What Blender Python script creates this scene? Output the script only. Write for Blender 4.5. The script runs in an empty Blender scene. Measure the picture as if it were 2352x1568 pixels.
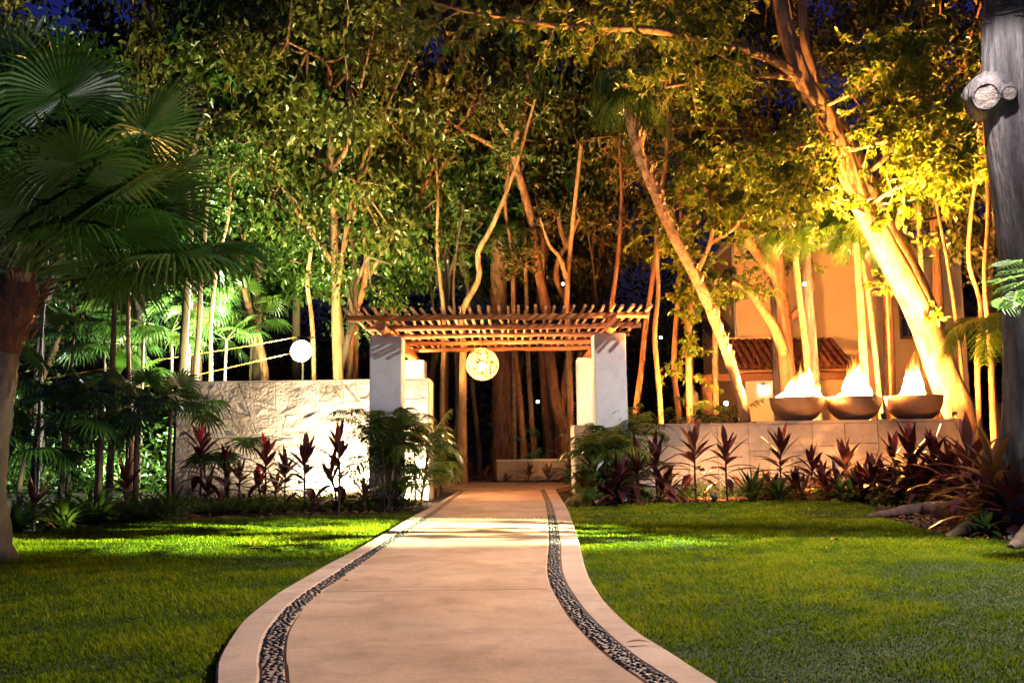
import bpy, math, random
import numpy as np
from mathutils import Vector, Matrix, Euler

sc = bpy.context.scene
C = sc.collection
PI = math.pi
R = math.radians

# ------------------------------------------------------------------ camera
F_PX, CX, CY = 2126.0, 1176.0, 784.0           # focal length and centre, in units of a 2352 px wide picture
PITCH, ROLL = R(6.84), R(0.8)
CAM = np.array([0.0, 0.0, 1.0])
FWD = np.array([0, math.cos(PITCH), math.sin(PITCH)])
RT0 = np.array([1.0, 0, 0])
UP0 = np.array([0, -math.sin(PITCH), math.cos(PITCH)])
RT = RT0 * math.cos(ROLL) - UP0 * math.sin(ROLL)
UP = RT0 * math.sin(ROLL) + UP0 * math.cos(ROLL)
cam_data = bpy.data.cameras.new("camera")
cam = bpy.data.objects.new("camera", cam_data)
C.objects.link(cam)
M = Matrix.Identity(4)
for i in range(3):
    M[i][0] = RT[i]; M[i][1] = UP[i]; M[i][2] = -FWD[i]; M[i][3] = CAM[i]
cam.matrix_world = M
cam_data.sensor_width = 36.0
cam_data.lens = F_PX / 2352.0 * 36.0
cam_data.clip_start = 0.05
cam_data.clip_end = 600.0
sc.camera = cam

# ------------------------------------------------------------------ sky, exposure
world = bpy.data.worlds.new("World")
sc.world = world
world.use_nodes = True
wn = world.node_tree
wn.nodes.clear()
wo = wn.nodes.new("ShaderNodeOutputWorld")
wb = wn.nodes.new("ShaderNodeBackground")
ws = wn.nodes.new("ShaderNodeTexSky")
ws.sky_type = "NISHITA"
ws.sun_disc = False
ws.sun_elevation = R(-3.0)
ws.sun_rotation = R(200)
wh = wn.nodes.new("ShaderNodeMixRGB")
wh.blend_type = "MULTIPLY"
wh.inputs[0].default_value = 1.0
wh.inputs[2].default_value = (0.12, 0.17, 1.0, 1)
wn.links.new(ws.outputs[0], wh.inputs[1])
wn.links.new(wh.outputs[0], wb.inputs[0])
wb.inputs[1].default_value = 0.8
wn.links.new(wb.outputs[0], wo.inputs[0])

sc.view_settings.view_transform = "Standard"
sc.view_settings.look = "None"
sc.view_settings.gamma = 1.0
sc.view_settings.use_curve_mapping = False
sc.view_settings.exposure = 1.05
sc.render.engine = "CYCLES"
cy = sc.cycles
cy.use_denoising = True
try:
    cy.denoiser = "OPENIMAGEDENOISE"
    cy.denoising_input_passes = "RGB_ALBEDO_NORMAL"
    cy.denoising_prefilter = "ACCURATE"
except Exception:
    pass
cy.max_bounces = 5
cy.diffuse_bounces = 2
cy.glossy_bounces = 2
cy.transmission_bounces = 3
cy.transparent_max_bounces = 6
cy.caustics_reflective = False
cy.caustics_refractive = False
cy.sample_clamp_indirect = 4.0
cy.use_light_tree = True


def at(u, v, Y):
    """the point of the picture (u, v) that lies Y metres in front of the camera"""
    du, dv = u - CX, CY - v
    d = FWD * F_PX + RT * du + UP * dv
    return CAM + d * (Y / d[1])


def gnd(u, v, z=0.0):
    """the point of the picture (u, v) that lies on the ground"""
    du, dv = u - CX, CY - v
    d = FWD * F_PX + RT * du + UP * dv
    return CAM + d * ((z - CAM[2]) / d[2])


def px(n, Y):
    return n / F_PX * Y


# ------------------------------------------------------------------ mesh helpers
class MB:
    def __init__(s):
        s.v = []; s.loops = []; s.tot = []; s.t = []; s.n = 0

    def add(s, verts, faces, tint=0.5):
        verts = np.asarray(verts, float).reshape(-1, 3)
        if isinstance(faces, np.ndarray):
            s.loops.append((faces + s.n).ravel()); s.tot.append(np.full(len(faces), faces.shape[1], np.int64))
        else:
            s.loops.append(np.array([i + s.n for f in faces for i in f], np.int64))
            s.tot.append(np.array([len(f) for f in faces], np.int64))
        s.v.append(verts)
        s.t.append(np.full(len(verts), tint) if np.isscalar(tint) else np.asarray(tint, float))
        s.n += len(verts)
        return s

    def mesh(s, name, mat=None, smooth=False):
        me = bpy.data.meshes.new(name)
        v = np.concatenate(s.v); lo = np.concatenate(s.loops); to = np.concatenate(s.tot)
        me.vertices.add(len(v)); me.vertices.foreach_set("co", v.ravel().astype(np.float32))
        me.loops.add(len(lo)); me.loops.foreach_set("vertex_index", lo.astype(np.int32))
        me.polygons.add(len(to))
        st = np.zeros(len(to), np.int32); st[1:] = np.cumsum(to)[:-1]
        me.polygons.foreach_set("loop_start", st)
        me.update(calc_edges=True)
        me.polygons.foreach_set("use_smooth", np.full(len(to), bool(smooth)))
        a = me.attributes.new("tint", "FLOAT", "POINT")
        a.data.foreach_set("value", np.concatenate(s.t).astype(np.float32))
        if mat:
            me.materials.append(mat)
        return me

    def build(s, name, mat, parent=None, smooth=False, loc=None):
        me = s.mesh(name, mat, smooth)
        return link(name, me, parent, loc)


def link(name, data, parent=None, loc=None, rot=None, scale=None):
    o = bpy.data.objects.new(name, data)
    C.objects.link(o)
    if parent is not None:
        o.parent = parent
    if loc is not None:
        o.location = [float(x) for x in loc]
    if rot is not None:
        o.rotation_euler = rot
    if scale is not None:
        o.scale = (scale, scale, scale) if np.isscalar(scale) else scale
    return o


def tag(o, label=None, cat=None, group=None, kind=None):
    if label: o["label"] = label
    if cat: o["category"] = cat
    if group: o["group"] = group
    if kind: o["kind"] = kind
    return o


def thing(name, label, cat, loc=(0, 0, 0), rz=0.0, group=None):
    o = link(name, None, None, loc, (0, 0, rz))
    o.empty_display_size = 0.2
    return tag(o, label, cat, group)


def copy_tree(o, loc=None, rz=None, scale=None, label=None):
    def rec(a, par):
        c = a.copy(); C.objects.link(c)
        if par is not None:
            c.parent = par
        for ch in kids.get(a.name, []):
            rec(ch, c)
        return c
    kids = {}
    for ch in o.children_recursive:
        kids.setdefault(ch.parent.name, []).append(ch)
    c = rec(o, None)
    if loc is not None: c.location = [float(x) for x in loc]
    if rz is not None: c.rotation_euler = (0, 0, rz)
    if scale is not None: c.scale = (scale, scale, scale) if np.isscalar(scale) else scale
    if label: c["label"] = label
    return c


def box(mb, lo, hi, tint=0.5):
    x0, y0, z0 = lo; x1, y1, z1 = hi
    v = [(x0, y0, z0), (x1, y0, z0), (x1, y1, z0), (x0, y1, z0), (x0, y0, z1), (x1, y0, z1), (x1, y1, z1), (x0, y1, z1)]
    mb.add(v, [(0, 3, 2, 1), (4, 5, 6, 7), (0, 1, 5, 4), (1, 2, 6, 5), (2, 3, 7, 6), (3, 0, 4, 7)], tint)
    return mb


def bevel_box(mb, lo, hi, b=0.01, tint=0.5):
    bm_v = []
    x0, y0, z0 = lo; x1, y1, z1 = hi
    def ring(z, i):
        return [(x0 + b + i, y0 + i, z), (x1 - b - i, y0 + i, z), (x1 - i, y0 + b + i, z), (x1 - i, y1 - b - i, z),
                (x1 - b - i, y1 - i, z), (x0 + b + i, y1 - i, z), (x0 + i, y1 - b - i, z), (x0 + i, y0 + b + i, z)]
    for z, i in ((z0, b * .7), (z0 + b, 0), (z1 - b, 0), (z1, b * .7)):
        bm_v += ring(z, i)
    f = [tuple(range(7, -1, -1)), tuple(range(24, 32))]
    for k in range(3):
        for i in range(8):
            j = (i + 1) % 8
            f.append((k * 8 + i, k * 8 + j, k * 8 + 8 + j, k * 8 + 8 + i))
    mb.add(bm_v, f, tint)
    return mb


def spline(pts, n):
    p = np.asarray(pts, float)
    if len(p) < 3:
        t = np.linspace(0, 1, n)[:, None]
        return p[0] * (1 - t) + p[-1] * t
    q = np.vstack([2 * p[0] - p[1], p, 2 * p[-1] - p[-2]])
    seg = np.linalg.norm(np.diff(p, axis=0), axis=1); cum = np.concatenate([[0], np.cumsum(seg)])
    s = np.linspace(0, cum[-1], n)
    k = np.clip(np.searchsorted(cum, s, side="right") - 1, 0, len(p) - 2)
    t = ((s - cum[k]) / np.maximum(seg[k], 1e-9))[:, None]
    a, b, c, d = q[k], q[k + 1], q[k + 2], q[k + 3]
    return 0.5 * (2 * b + (c - a) * t + (2 * a - 5 * b + 4 * c - d) * t ** 2 + (3 * b - a - 3 * c + d) * t ** 3)


def tube(mb, pts, rad, n=8, tint=0.5, cap=True, rough=0.0, rng=None):
    p = np.asarray(pts, float); m = len(p)
    rad = np.full(m, rad) if np.isscalar(rad) else np.asarray(rad, float)
    tan = np.gradient(p, axis=0); tan /= np.linalg.norm(tan, axis=1)[:, None] + 1e-12
    a = np.array([0, 0, 1.0]) if abs(tan[0][2]) < 0.9 else np.array([1.0, 0, 0])
    u = np.cross(tan[0], a); u /= np.linalg.norm(u)
    U = []
    for t in tan:
        u = u - t * np.dot(u, t); u /= np.linalg.norm(u) + 1e-12
        U.append(u)
    U = np.array(U); W = np.cross(tan, U)
    ang = np.linspace(0, 2 * PI, n, endpoint=False)
    rr = rad[:, None] * np.ones(n)
    if rough and rng is not None:
        rr = rr * (1 + rough * rng.normal(size=(m, n)))
    v = p[:, None, :] + rr[:, :, None] * (np.cos(ang)[None, :, None] * U[:, None, :] + np.sin(ang)[None, :, None] * W[:, None, :])
    i = np.arange(m - 1)[:, None] * n; j = np.arange(n)[None, :]; jn = (j + 1) % n
    q = np.stack([i + j, i + jn, i + n + jn, i + n + j], -1).reshape(-1, 4)
    mb.add(v.reshape(-1, 3), q, tint)
    if cap:
        mb.add(v[0], [tuple(range(n - 1, -1, -1))], tint)
        mb.add(v[-1], [tuple(range(n))], tint)
    return mb


def lathe(mb, prof, n=24, centre=(0, 0, 0), tint=0.5):
    prof = np.asarray(prof, float); m = len(prof)
    ang = np.linspace(0, 2 * PI, n, endpoint=False)
    v = np.zeros((m, n, 3))
    v[:, :, 0] = prof[:, 0:1] * np.cos(ang) + centre[0]
    v[:, :, 1] = prof[:, 0:1] * np.sin(ang) + centre[1]
    v[:, :, 2] = prof[:, 1:2] + centre[2]
    i = np.arange(m - 1)[:, None] * n; j = np.arange(n)[None, :]; jn = (j + 1) % n
    q = np.stack([i + j, i + jn, i + n + jn, i + n + j], -1).reshape(-1, 4)
    mb.add(v.reshape(-1, 3), q, tint)
    return mb


def sphere(mb, c, r, nu=12, nv=8, tint=0.5):
    th = np.linspace(0.02, PI - 0.02, nv)
    r = np.array([r, r, r]) if np.isscalar(r) else np.array(r)
    n0 = mb.n
    lathe(mb, [(math.sin(t), -math.cos(t)) for t in th], nu, (0, 0, 0), tint)
    mb.v[-1] = mb.v[-1] * r + np.array(c)
    mb.add(mb.v[-1][:nu], [tuple(range(nu - 1, -1, -1))], tint)
    mb.add(mb.v[-2][-nu:], [tuple(range(nu))], tint)
    return mb


def leaves(mb, P, D, Nrm, L, W, tint, six=False, fold=0.12):
    """many single leaves: base P, direction D, normal Nrm, length L, half-width W"""
    P = np.asarray(P); k = len(P)
    D = D / (np.linalg.norm(D, axis=1)[:, None] + 1e-9)
    S = np.cross(D, Nrm); S /= np.linalg.norm(S, axis=1)[:, None] + 1e-9
    Nn = np.cross(S, D)
    L = np.broadcast_to(L, k)[:, None]; W = np.broadcast_to(W, k)[:, None]
    up = Nn * W * fold * 3
    if six:
        v = np.stack([P, P + D * L * .3 + S * W * .9 + up, P + D * L * .65 + S * W * .8 + up * .8, P + D * L - Nn * L * .12,
                      P + D * L * .65 - S * W * .8 + up * .8, P + D * L * .3 - S * W * .9 + up], 1)
        b = np.arange(k)[:, None] * 6
        q = np.concatenate([b + np.array([[0, 1, 2, 3]]), b + np.array([[0, 3, 4, 5]])], 0)
        mb.add(v.reshape(-1, 3), q, np.repeat(np.broadcast_to(tint, k), 6))
    else:
        v = np.stack([P, P + D * L * .45 + S * W + up, P + D * L, P + D * L * .45 - S * W + up], 1)
        b = np.arange(k)[:, None] * 4
        q = b + np.array([[0, 1, 2, 3]])
        mb.add(v.reshape(-1, 3), q, np.repeat(np.broadcast_to(tint, k), 4))
    return mb


# ------------------------------------------------------------------ materials
def new_mat(name):
    m = bpy.data.materials.new(name); m.use_nodes = True
    nt = m.node_tree; nt.nodes.clear()
    out = nt.nodes.new("ShaderNodeOutputMaterial")
    return m, nt, out


def N(nt, t, **kw):
    n = nt.nodes.new(t)
    for k, v in kw.items():
        if k.startswith("i_"):
            n.inputs[k[2:].replace("_", " ")].default_value = v
        else:
            setattr(n, k, v)
    return n


def ramp(nt, cols, pos=None):
    r = nt.nodes.new("ShaderNodeValToRGB")
    e = r.color_ramp.elements
    pos = pos or [i / (len(cols) - 1) for i in range(len(cols))]
    while len(e) < len(cols):
        e.new(0.5)
    for i, c in enumerate(cols):
        e[i].position = pos[i]; e[i].color = (*c, 1)
    return r


def mat_leaf(name, cols, trans=0.3, rough=0.4, spec=0.5, tcol=(1.6, 1.7, 0.8), noise=0.0):
    m, nt, out = new_mat(name)
    a = N(nt, "ShaderNodeAttribute", attribute_name="tint")
    r = ramp(nt, cols)
    nt.links.new(a.outputs["Fac"], r.inputs[0])
    p = N(nt, "ShaderNodeBsdfPrincipled")
    p.inputs["Roughness"].default_value = rough
    p.inputs["Specular IOR Level"].default_value = spec
    nt.links.new(r.outputs[0], p.inputs["Base Color"])
    t = N(nt, "ShaderNodeBsdfTranslucent")
    mu = N(nt, "ShaderNodeMixRGB", blend_type="MULTIPLY")
    mu.inputs[0].default_value = 1; mu.inputs[2].default_value = (*tcol, 1)
    nt.links.new(r.outputs[0], mu.inputs[1]); nt.links.new(mu.outputs[0], t.inputs[0])
    mx = N(nt, "ShaderNodeMixShader"); mx.inputs[0].default_value = trans
    nt.links.new(p.outputs[0], mx.inputs[1]); nt.links.new(t.outputs[0], mx.inputs[2])
    nt.links.new(mx.outputs[0], out.inputs[0])
    return m


def mat_noise(name, cols, scale=4, rough=0.8, bump=0.3, bscale=None, detail=8, stretch=(1, 1, 1), spec=0.3, dist=0.02, fine=None, wave=False, pos=None, tintvar=0.0, stain=0.0, sscale=.5):
    """a solid material: noise-varied colour and fine relief"""
    m, nt, out = new_mat(name)
    tc = N(nt, "ShaderNodeTexCoord")
    mp = N(nt, "ShaderNodeMapping"); mp.inputs["Scale"].default_value = stretch
    nt.links.new(tc.outputs["Object"], mp.inputs[0])
    n1 = N(nt, "ShaderNodeTexNoise"); n1.inputs["Scale"].default_value = scale; n1.inputs["Detail"].default_value = detail
    n1.inputs["Roughness"].default_value = 0.62
    nt.links.new(mp.outputs[0], n1.inputs["Vector"])
    r = ramp(nt, cols, pos or [0.3 + 0.4 * i / (len(cols) - 1) for i in range(len(cols))])
    nt.links.new(n1.outputs[0], r.inputs[0])
    p = N(nt, "ShaderNodeBsdfPrincipled")
    p.inputs["Roughness"].default_value = rough; p.inputs["Specular IOR Level"].default_value = spec
    nt.links.new(r.outputs[0], p.inputs["Base Color"])
    if tintvar:
        at_ = N(nt, "ShaderNodeAttribute", attribute_name="tint")
        tr2 = ramp(nt, [(1 - tintvar, 1 - tintvar * 1.15, 1 - tintvar * 1.35), (1.06, 1.03, 1.0)])
        mm = N(nt, "ShaderNodeMixRGB", blend_type="MULTIPLY"); mm.inputs[0].default_value = 1
        nt.links.new(at_.outputs["Fac"], tr2.inputs[0]); nt.links.new(r.outputs[0], mm.inputs[1]); nt.links.new(tr2.outputs[0], mm.inputs[2])
        nt.links.new(mm.outputs[0], p.inputs["Base Color"])
    if stain:
        src = p.inputs["Base Color"].links[0].from_socket
        for sc_, st_ in ((sscale, stain), (sscale * 7, stain * .7), (sscale * 60, stain * .45)):
            ns = N(nt, "ShaderNodeTexNoise"); ns.inputs["Scale"].default_value = sc_; ns.inputs["Detail"].default_value = 5; ns.inputs["Distortion"].default_value = .6
            nt.links.new(mp.outputs[0], ns.inputs["Vector"])
            rs_ = ramp(nt, [(1 - st_, 1 - st_ * 1.05, 1 - st_ * 1.1), (1, 1, 1), (1 + st_ * .25,) * 3], [.34, .5, .68])
            nt.links.new(ns.outputs[0], rs_.inputs[0])
            ms = N(nt, "ShaderNodeMixRGB", blend_type="MULTIPLY"); ms.inputs[0].default_value = 1
            nt.links.new(src, ms.inputs[1]); nt.links.new(rs_.outputs[0], ms.inputs[2]); src = ms.outputs[0]
        nt.links.new(src, p.inputs["Base Color"])
    n2 = N(nt, "ShaderNodeTexNoise"); n2.inputs["Scale"].default_value = bscale or scale * 4; n2.inputs["Detail"].default_value = 6
    nt.links.new(mp.outputs[0], n2.inputs["Vector"])
    b = N(nt, "ShaderNodeBump"); b.inputs["Strength"].default_value = bump; b.inputs["Distance"].default_value = dist
    nt.links.new(n2.outputs[0], b.inputs["Height"]); nt.links.new(b.outputs[0], p.inputs["Normal"])
    nt.links.new(p.outputs[0], out.inputs[0])
    return m


def mat_emit(name, col, strength):
    m, nt, out = new_mat(name)
    e = N(nt, "ShaderNodeEmission"); e.inputs[0].default_value = (*col, 1); e.inputs[1].default_value = strength
    nt.links.new(e.outputs[0], out.inputs[0])
    return m


MT = {}
MT["soil"] = mat_noise("soil", [(0.015, 0.010, 0.006), (0.045, 0.028, 0.016)], 6, 0.95, 0.6, 25)
MT["turf"] = mat_noise("turf", [(0.020, 0.035, 0.004), (0.045, 0.07, 0.010)], 5, 0.95, 0.8, 60)
MT["concrete"] = mat_noise("path concrete", [(0.40, 0.225, 0.145), (0.49, 0.29, 0.19), (0.56, 0.36, 0.26)], 1.3, 0.62, 0.2, 40, spec=0.35, dist=0.01, stain=.26, sscale=.55)
MT["border"] = mat_noise("path border", [(0.44, 0.27, 0.20), (0.53, 0.35, 0.26), (0.60, 0.42, 0.34)], 2.0, 0.65, 0.2, 40, spec=0.35, dist=0.01, stain=.22, sscale=.8)
MT["mortar"] = mat_noise("mortar", [(0.34, 0.21, 0.14), (0.46, 0.30, 0.20)], 12, 0.9, 0.5, 60)
MT["pebble"] = mat_noise("dark pebble", [(0.02, 0.018, 0.02), (0.09, 0.075, 0.07)], 9, 0.4, 0.1, 40, spec=0.5)
MT["plaster"] = mat_noise("white plaster", [(0.62, 0.60, 0.57), (0.72, 0.70, 0.67)], 1.5, 0.8, 0.15, 30, dist=0.008, stain=.12, sscale=.9)
MT["stone"] = mat_noise("limestone", [(0.44, 0.36, 0.27), (0.58, 0.49, 0.39), (0.70, 0.62, 0.51)], 2.6, 0.85, 0.9, 18, dist=0.03, tintvar=.3, stain=.2, sscale=1.2)
MT["stone_slab"] = mat_noise("stone slab", [(0.42, 0.33, 0.25), (0.54, 0.44, 0.35)], 2.0, 0.85, 0.5, 20, dist=0.02, tintvar=.25, stain=.2, sscale=.8)
MT["joint"] = mat_noise("wall joint", [(0.14, 0.11, 0.085), (0.26, 0.21, 0.16)], 10, 0.95, 0.4)
MT["log"] = mat_noise("peeled log", [(0.40, 0.125, 0.035), (0.60, 0.22, 0.07)], 3, 0.6, 0.4, 14, stretch=(0.25, 1, 1), dist=0.01)
MT["pole"] = mat_noise("peeled pole", [(0.42, 0.18, 0.07), (0.62, 0.31, 0.14)], 5, 0.65, 0.4, 14, stretch=(1, 0.3, 1), dist=0.01)
MT["bark_warm"] = mat_noise("smooth tan bark", [(0.12, 0.065, 0.03), (0.28, 0.16, 0.085), (0.42, 0.28, 0.17)], 8, 0.85, 0.7, 14, stretch=(1, 1, 0.25), dist=0.02)
MT["bark_red"] = mat_noise("reddish bark", [(0.10, 0.04, 0.02), (0.22, 0.10, 0.05), (0.33, 0.17, 0.09)], 9, 0.8, 0.6, 14, stretch=(1, 1, 0.25), dist=0.02)
MT["bark_dark"] = mat_noise("dark bark", [(0.04, 0.025, 0.017), (0.12, 0.08, 0.055)], 4, 0.9, 0.7, 14, stretch=(1, 1, 0.25), dist=0.02)
MT["bark_grey"] = mat_noise("grey bark", [(0.025, 0.021, 0.023), (0.10, 0.085, 0.086), (0.20, 0.175, 0.17)], 4.5, 0.85, 1.0, 15, stretch=(1, 1, 0.16), dist=0.06, stain=.35, sscale=1.2)
MT["bark_black"] = mat_noise("dark brown bark", [(0.06, 0.04, 0.03), (0.17, 0.11, 0.08)], 5, 0.9, 0.7, 16, stretch=(1, 1, 0.3), dist=0.03)  # dark brown bark, for the roots and the fan palm's trunk
MT["cutwood"] = mat_noise("cut wood", [(0.12, 0.09, 0.075), (0.34, 0.28, 0.25)], 14, 0.9, 1.0, 30, stretch=(1, 1, 4), stain=.5, sscale=4)
MT["palm_bark"] = mat_noise("palm bark", [(0.18, 0.10, 0.05), (0.36, 0.22, 0.12), (0.48, 0.32, 0.2)], 5, 0.85, 0.8, 16, stretch=(1, 1, 1.6), dist=0.03)
MT["fibre"] = mat_noise("palm fibre", [(0.04, 0.015, 0.009), (0.13, 0.045, 0.025)], 10, 0.9, 0.9, 30, stretch=(1, 1, 0.4), dist=0.03)
MT["wall_paint"] = mat_noise("ochre paint", [(0.60, 0.38, 0.20), (0.68, 0.44, 0.25)], 0.7, 0.85, 0.05, 40, dist=0.005)
MT["roof_tile"] = mat_noise("terracotta", [(0.16, 0.045, 0.022), (0.32, 0.11, 0.055)], 6, 0.8, 0.3, 25, dist=0.01)
MT["timber"] = mat_noise("brown timber", [(0.14, 0.05, 0.02), (0.24, 0.10, 0.04)], 5, 0.7, 0.3, 20)
MT["dark_iron"] = mat_noise("dark iron", [(0.02, 0.018, 0.017), (0.05, 0.045, 0.04)], 8, 0.5, 0.2, 30)
MT["bowl"] = mat_noise("fire bowl", [(0.22, 0.115, 0.065), (0.36, 0.19, 0.10)], 3, 0.5, 0.2, 20, spec=0.5, dist=0.01)
MT["metal"] = mat_noise("grey metal", [(0.25, 0.25, 0.25), (0.4, 0.4, 0.4)], 8, 0.4, 0.1, 30)
MT["glass_dark"] = mat_noise("dark window glass", [(0.02, 0.02, 0.025), (0.03, 0.03, 0.035)], 3, 0.08, 0.0, 10, spec=0.6)
MT["cable"] = mat_noise("yellow cable", [(0.20, 0.095, 0.004), (0.22, 0.11, 0.005)], 3, 0.5, 0.0)
MT["rattan"] = mat_noise("rattan", [(0.22, 0.11, 0.035), (0.36, 0.2, 0.08)], 9, 0.6, 0.2)
MT["dead_leaf"] = mat_noise("dead leaf", [(0.18, 0.055, 0.02), (0.35, 0.14, 0.05)], 20, 0.6, 0.2)
MT["yellow_leaf"] = mat_noise("fallen yellow leaf", [(0.5, 0.3, 0.03), (0.6, 0.4, 0.06)], 20, 0.6, 0.2)
MT["statue"] = mat_noise("carved pale stone", [(0.35, 0.28, 0.21), (0.5, 0.42, 0.33)], 6, 0.85, 0.4, 20)
MT["blue_tarp"] = mat_noise("blue awning cloth", [(0.02, 0.015, 0.35), (0.04, 0.03, 0.5)], 5, 0.7, 0.2)

MT["grass"] = mat_leaf("grass blade", [(0.042, 0.08, 0.002), (0.12, 0.19, 0.003), (0.23, 0.28, 0.008), (0.34, 0.27, 0.03)], 0.3, 0.8, 0.06, (1.4, 1.4, .5))
MT["canopy"] = mat_leaf("dark glossy leaf", [(0.018, 0.045, 0.008), (0.04, 0.085, 0.012), (0.10, 0.14, 0.02)], 0.3, 0.32, 0.55)
MT["canopy_brown"] = mat_leaf("olive leaf", [(0.035, 0.04, 0.008), (0.08, 0.085, 0.012), (0.17, 0.13, 0.02)], 0.3, 0.35, 0.5)
MT["yellowleaf"] = mat_leaf("yellow green leaf", [(0.04, 0.09, 0.008), (0.11, 0.16, 0.014), (0.27, 0.23, 0.025)], 0.35, 0.4, 0.45)
MT["palmleaf"] = mat_leaf("palm leaf", [(0.018, 0.045, 0.008), (0.04, 0.09, 0.014), (0.11, 0.13, 0.035)], 0.3, 0.3, 0.6)
MT["arecaleaf"] = mat_leaf("areca leaf", [(0.02, 0.04, 0.01), (0.05, 0.09, 0.012), (0.12, 0.15, 0.02)], 0.3, 0.3, 0.55)
MT["maroon"] = mat_leaf("maroon cordyline leaf", [(0.03, 0.010, 0.012), (0.085, 0.022, 0.022), (0.17, 0.05, 0.045)], 0.2, 0.3, 0.55, (1.8, 1.0, 1.0))
MT["pinkleaf"] = mat_leaf("pink young cordyline leaf", [(0.30, 0.02, 0.05), (0.45, 0.04, 0.09)], 0.3, 0.3, 0.5, (1.5, 1, 1))
MT["bronze"] = mat_leaf("bronze cordyline leaf", [(0.05, 0.030, 0.012), (0.12, 0.06, 0.02), (0.2, 0.10, 0.02)], 0.25, 0.28, 0.6, (1.6, 1.2, .8))
MT["broadgreen"] = mat_leaf("broad green leaf", [(0.03, 0.09, 0.012), (0.06, 0.15, 0.02), (0.12, 0.22, 0.03)], 0.25, 0.25, 0.6)
MT["philo"] = mat_leaf("philodendron leaf", [(0.05, 0.13, 0.06), (0.08, 0.2, 0.09)], 0.2, 0.3, 0.6)
MT["cover"] = mat_leaf("ground cover leaf", [(0.03, 0.05, 0.008), (0.07, 0.11, 0.015), (0.14, 0.17, 0.03)], 0.3, 0.5, 0.3)
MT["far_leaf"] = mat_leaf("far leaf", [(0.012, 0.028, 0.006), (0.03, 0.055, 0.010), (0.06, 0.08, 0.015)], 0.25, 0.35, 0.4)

MT["lamp_white"] = mat_emit("white lamp lens", (0.95, 0.98, 1.0), 60)
MT["dot_lamp"] = mat_emit("small lamp glow", (1.0, .93, .8), 14)
MT["lamp_cold"] = mat_emit("cold lamp glow", (0.8, 0.9, 1.0), 25)
MT["lamp_warm"] = mat_emit("warm bulb", (1.0, 0.6, 0.22), 60)
MT["globe_bulb"] = mat_emit("globe bulb", (1.0, 0.52, 0.17), 2000)

m, nt, out = new_mat("flame")
a = N(nt, "ShaderNodeAttribute", attribute_name="tint")
rc = ramp(nt, [(1.0, 0.50, 0.14), (1.0, 0.42, 0.09), (1.0, 0.26, 0.03)], [0, 0.55, 1])
rs = ramp(nt, [(1, 1, 1), (.3, .3, .3), (.02, .02, .02), (.002, .002, .002), (.0006, .0006, .0006)], [0, .3, .6, .82, 1])
ra = ramp(nt, [(1, 1, 1), (1, 1, 1), (.25, .25, .25)], [0, .55, 1])
mulf = N(nt, "ShaderNodeMath", operation="MULTIPLY"); mulf.inputs[1].default_value = 1500.0
e = N(nt, "ShaderNodeEmission")
nt.links.new(a.outputs["Fac"], rc.inputs[0]); nt.links.new(a.outputs["Fac"], rs.inputs[0])
nt.links.new(rs.outputs[0], mulf.inputs[0]); nt.links.new(mulf.outputs[0], e.inputs[1])
nt.links.new(rc.outputs[0], e.inputs[0]); nt.links.new(a.outputs["Fac"], ra.inputs[0])
tr_ = N(nt, "ShaderNodeBsdfTransparent"); mx_ = N(nt, "ShaderNodeMixShader")
nt.links.new(ra.outputs[0], mx_.inputs[0]); nt.links.new(tr_.outputs[0], mx_.inputs[1]); nt.links.new(e.outputs[0], mx_.inputs[2]); nt.links.new(mx_.outputs[0], out.inputs[0])
MT["flame"] = m


def lamp(kind, loc, col, power, radius=0.1, target=None, cone=120, blend=0.6, parent=None):
    d = bpy.data.lights.new("light", kind)
    d.color = col; d.energy = power; d.shadow_soft_size = radius
    o = bpy.data.objects.new("light", d); C.objects.link(o)
    o.location = [float(x) for x in loc]
    if kind == "SPOT":
        d.spot_size = R(cone); d.spot_blend = blend
        dv = Vector([float(b - a) for a, b in zip(loc, target)])
        o.rotation_euler = dv.to_track_quat("-Z", "Y").to_euler()
    return o


WARM = (1.0, 0.42, 0.09)
AMBER = (1.0, 0.33, 0.06)
WHITE = (1.0, 0.95, 0.88)
COLD = (0.86, 0.94, 1.0)
rng = np.random.default_rng(7)

# ================================================================== SETTING
HZ = 0.07                                           # top of the path above the lawn
# ground
mb = MB(); mb.add([(-160, -30, -0.03), (160, -30, -0.03), (160, 300, -0.03), (-160, 300, -0.03)], [(0, 1, 2, 3)])
tag(mb.build("ground", MT["soil"]), kind="structure")

LEFT_EDGE = [(493.9, 1568), (494.8, 1532.3), (506, 1499), (528.6, 1461.3), (551.3, 1429.6), (574, 1408.5), (601, 1387.3), (637.4, 1360), (670.6, 1340.5), (712.9, 1316.3), (758.2, 1290.6), (803.5, 1268), (848.8, 1242.3), (888, 1219.7), (931, 1194), (985, 1165), (1030, 1140), (1062, 1121)]
LEFT_STRIP = [(626.5, 1568), (623.2, 1517.2), (630.1, 1465.3), (648, 1429.6), (676.6, 1394), (718.9, 1358.6), (756.7, 1333.6), (799, 1304.3), (845.8, 1273.1), (931, 1218.2), (985, 1183), (1020, 1158), (1062, 1126)]
RIGHT_STRIP = [(1517.5, 1565.7), (1466, 1532.5), (1423.8, 1502.3), (1381.5, 1466), (1345.2, 1429.7), (1321, 1402.5), (1296.9, 1366.3), (1280.3, 1336), (1272.7, 1305.8), (1272, 1275.6), (1273.3, 1245.4), (1270.3, 1215.2), (1266, 1181.9), (1259, 1151.7), (1248.5, 1127.5)]
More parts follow.
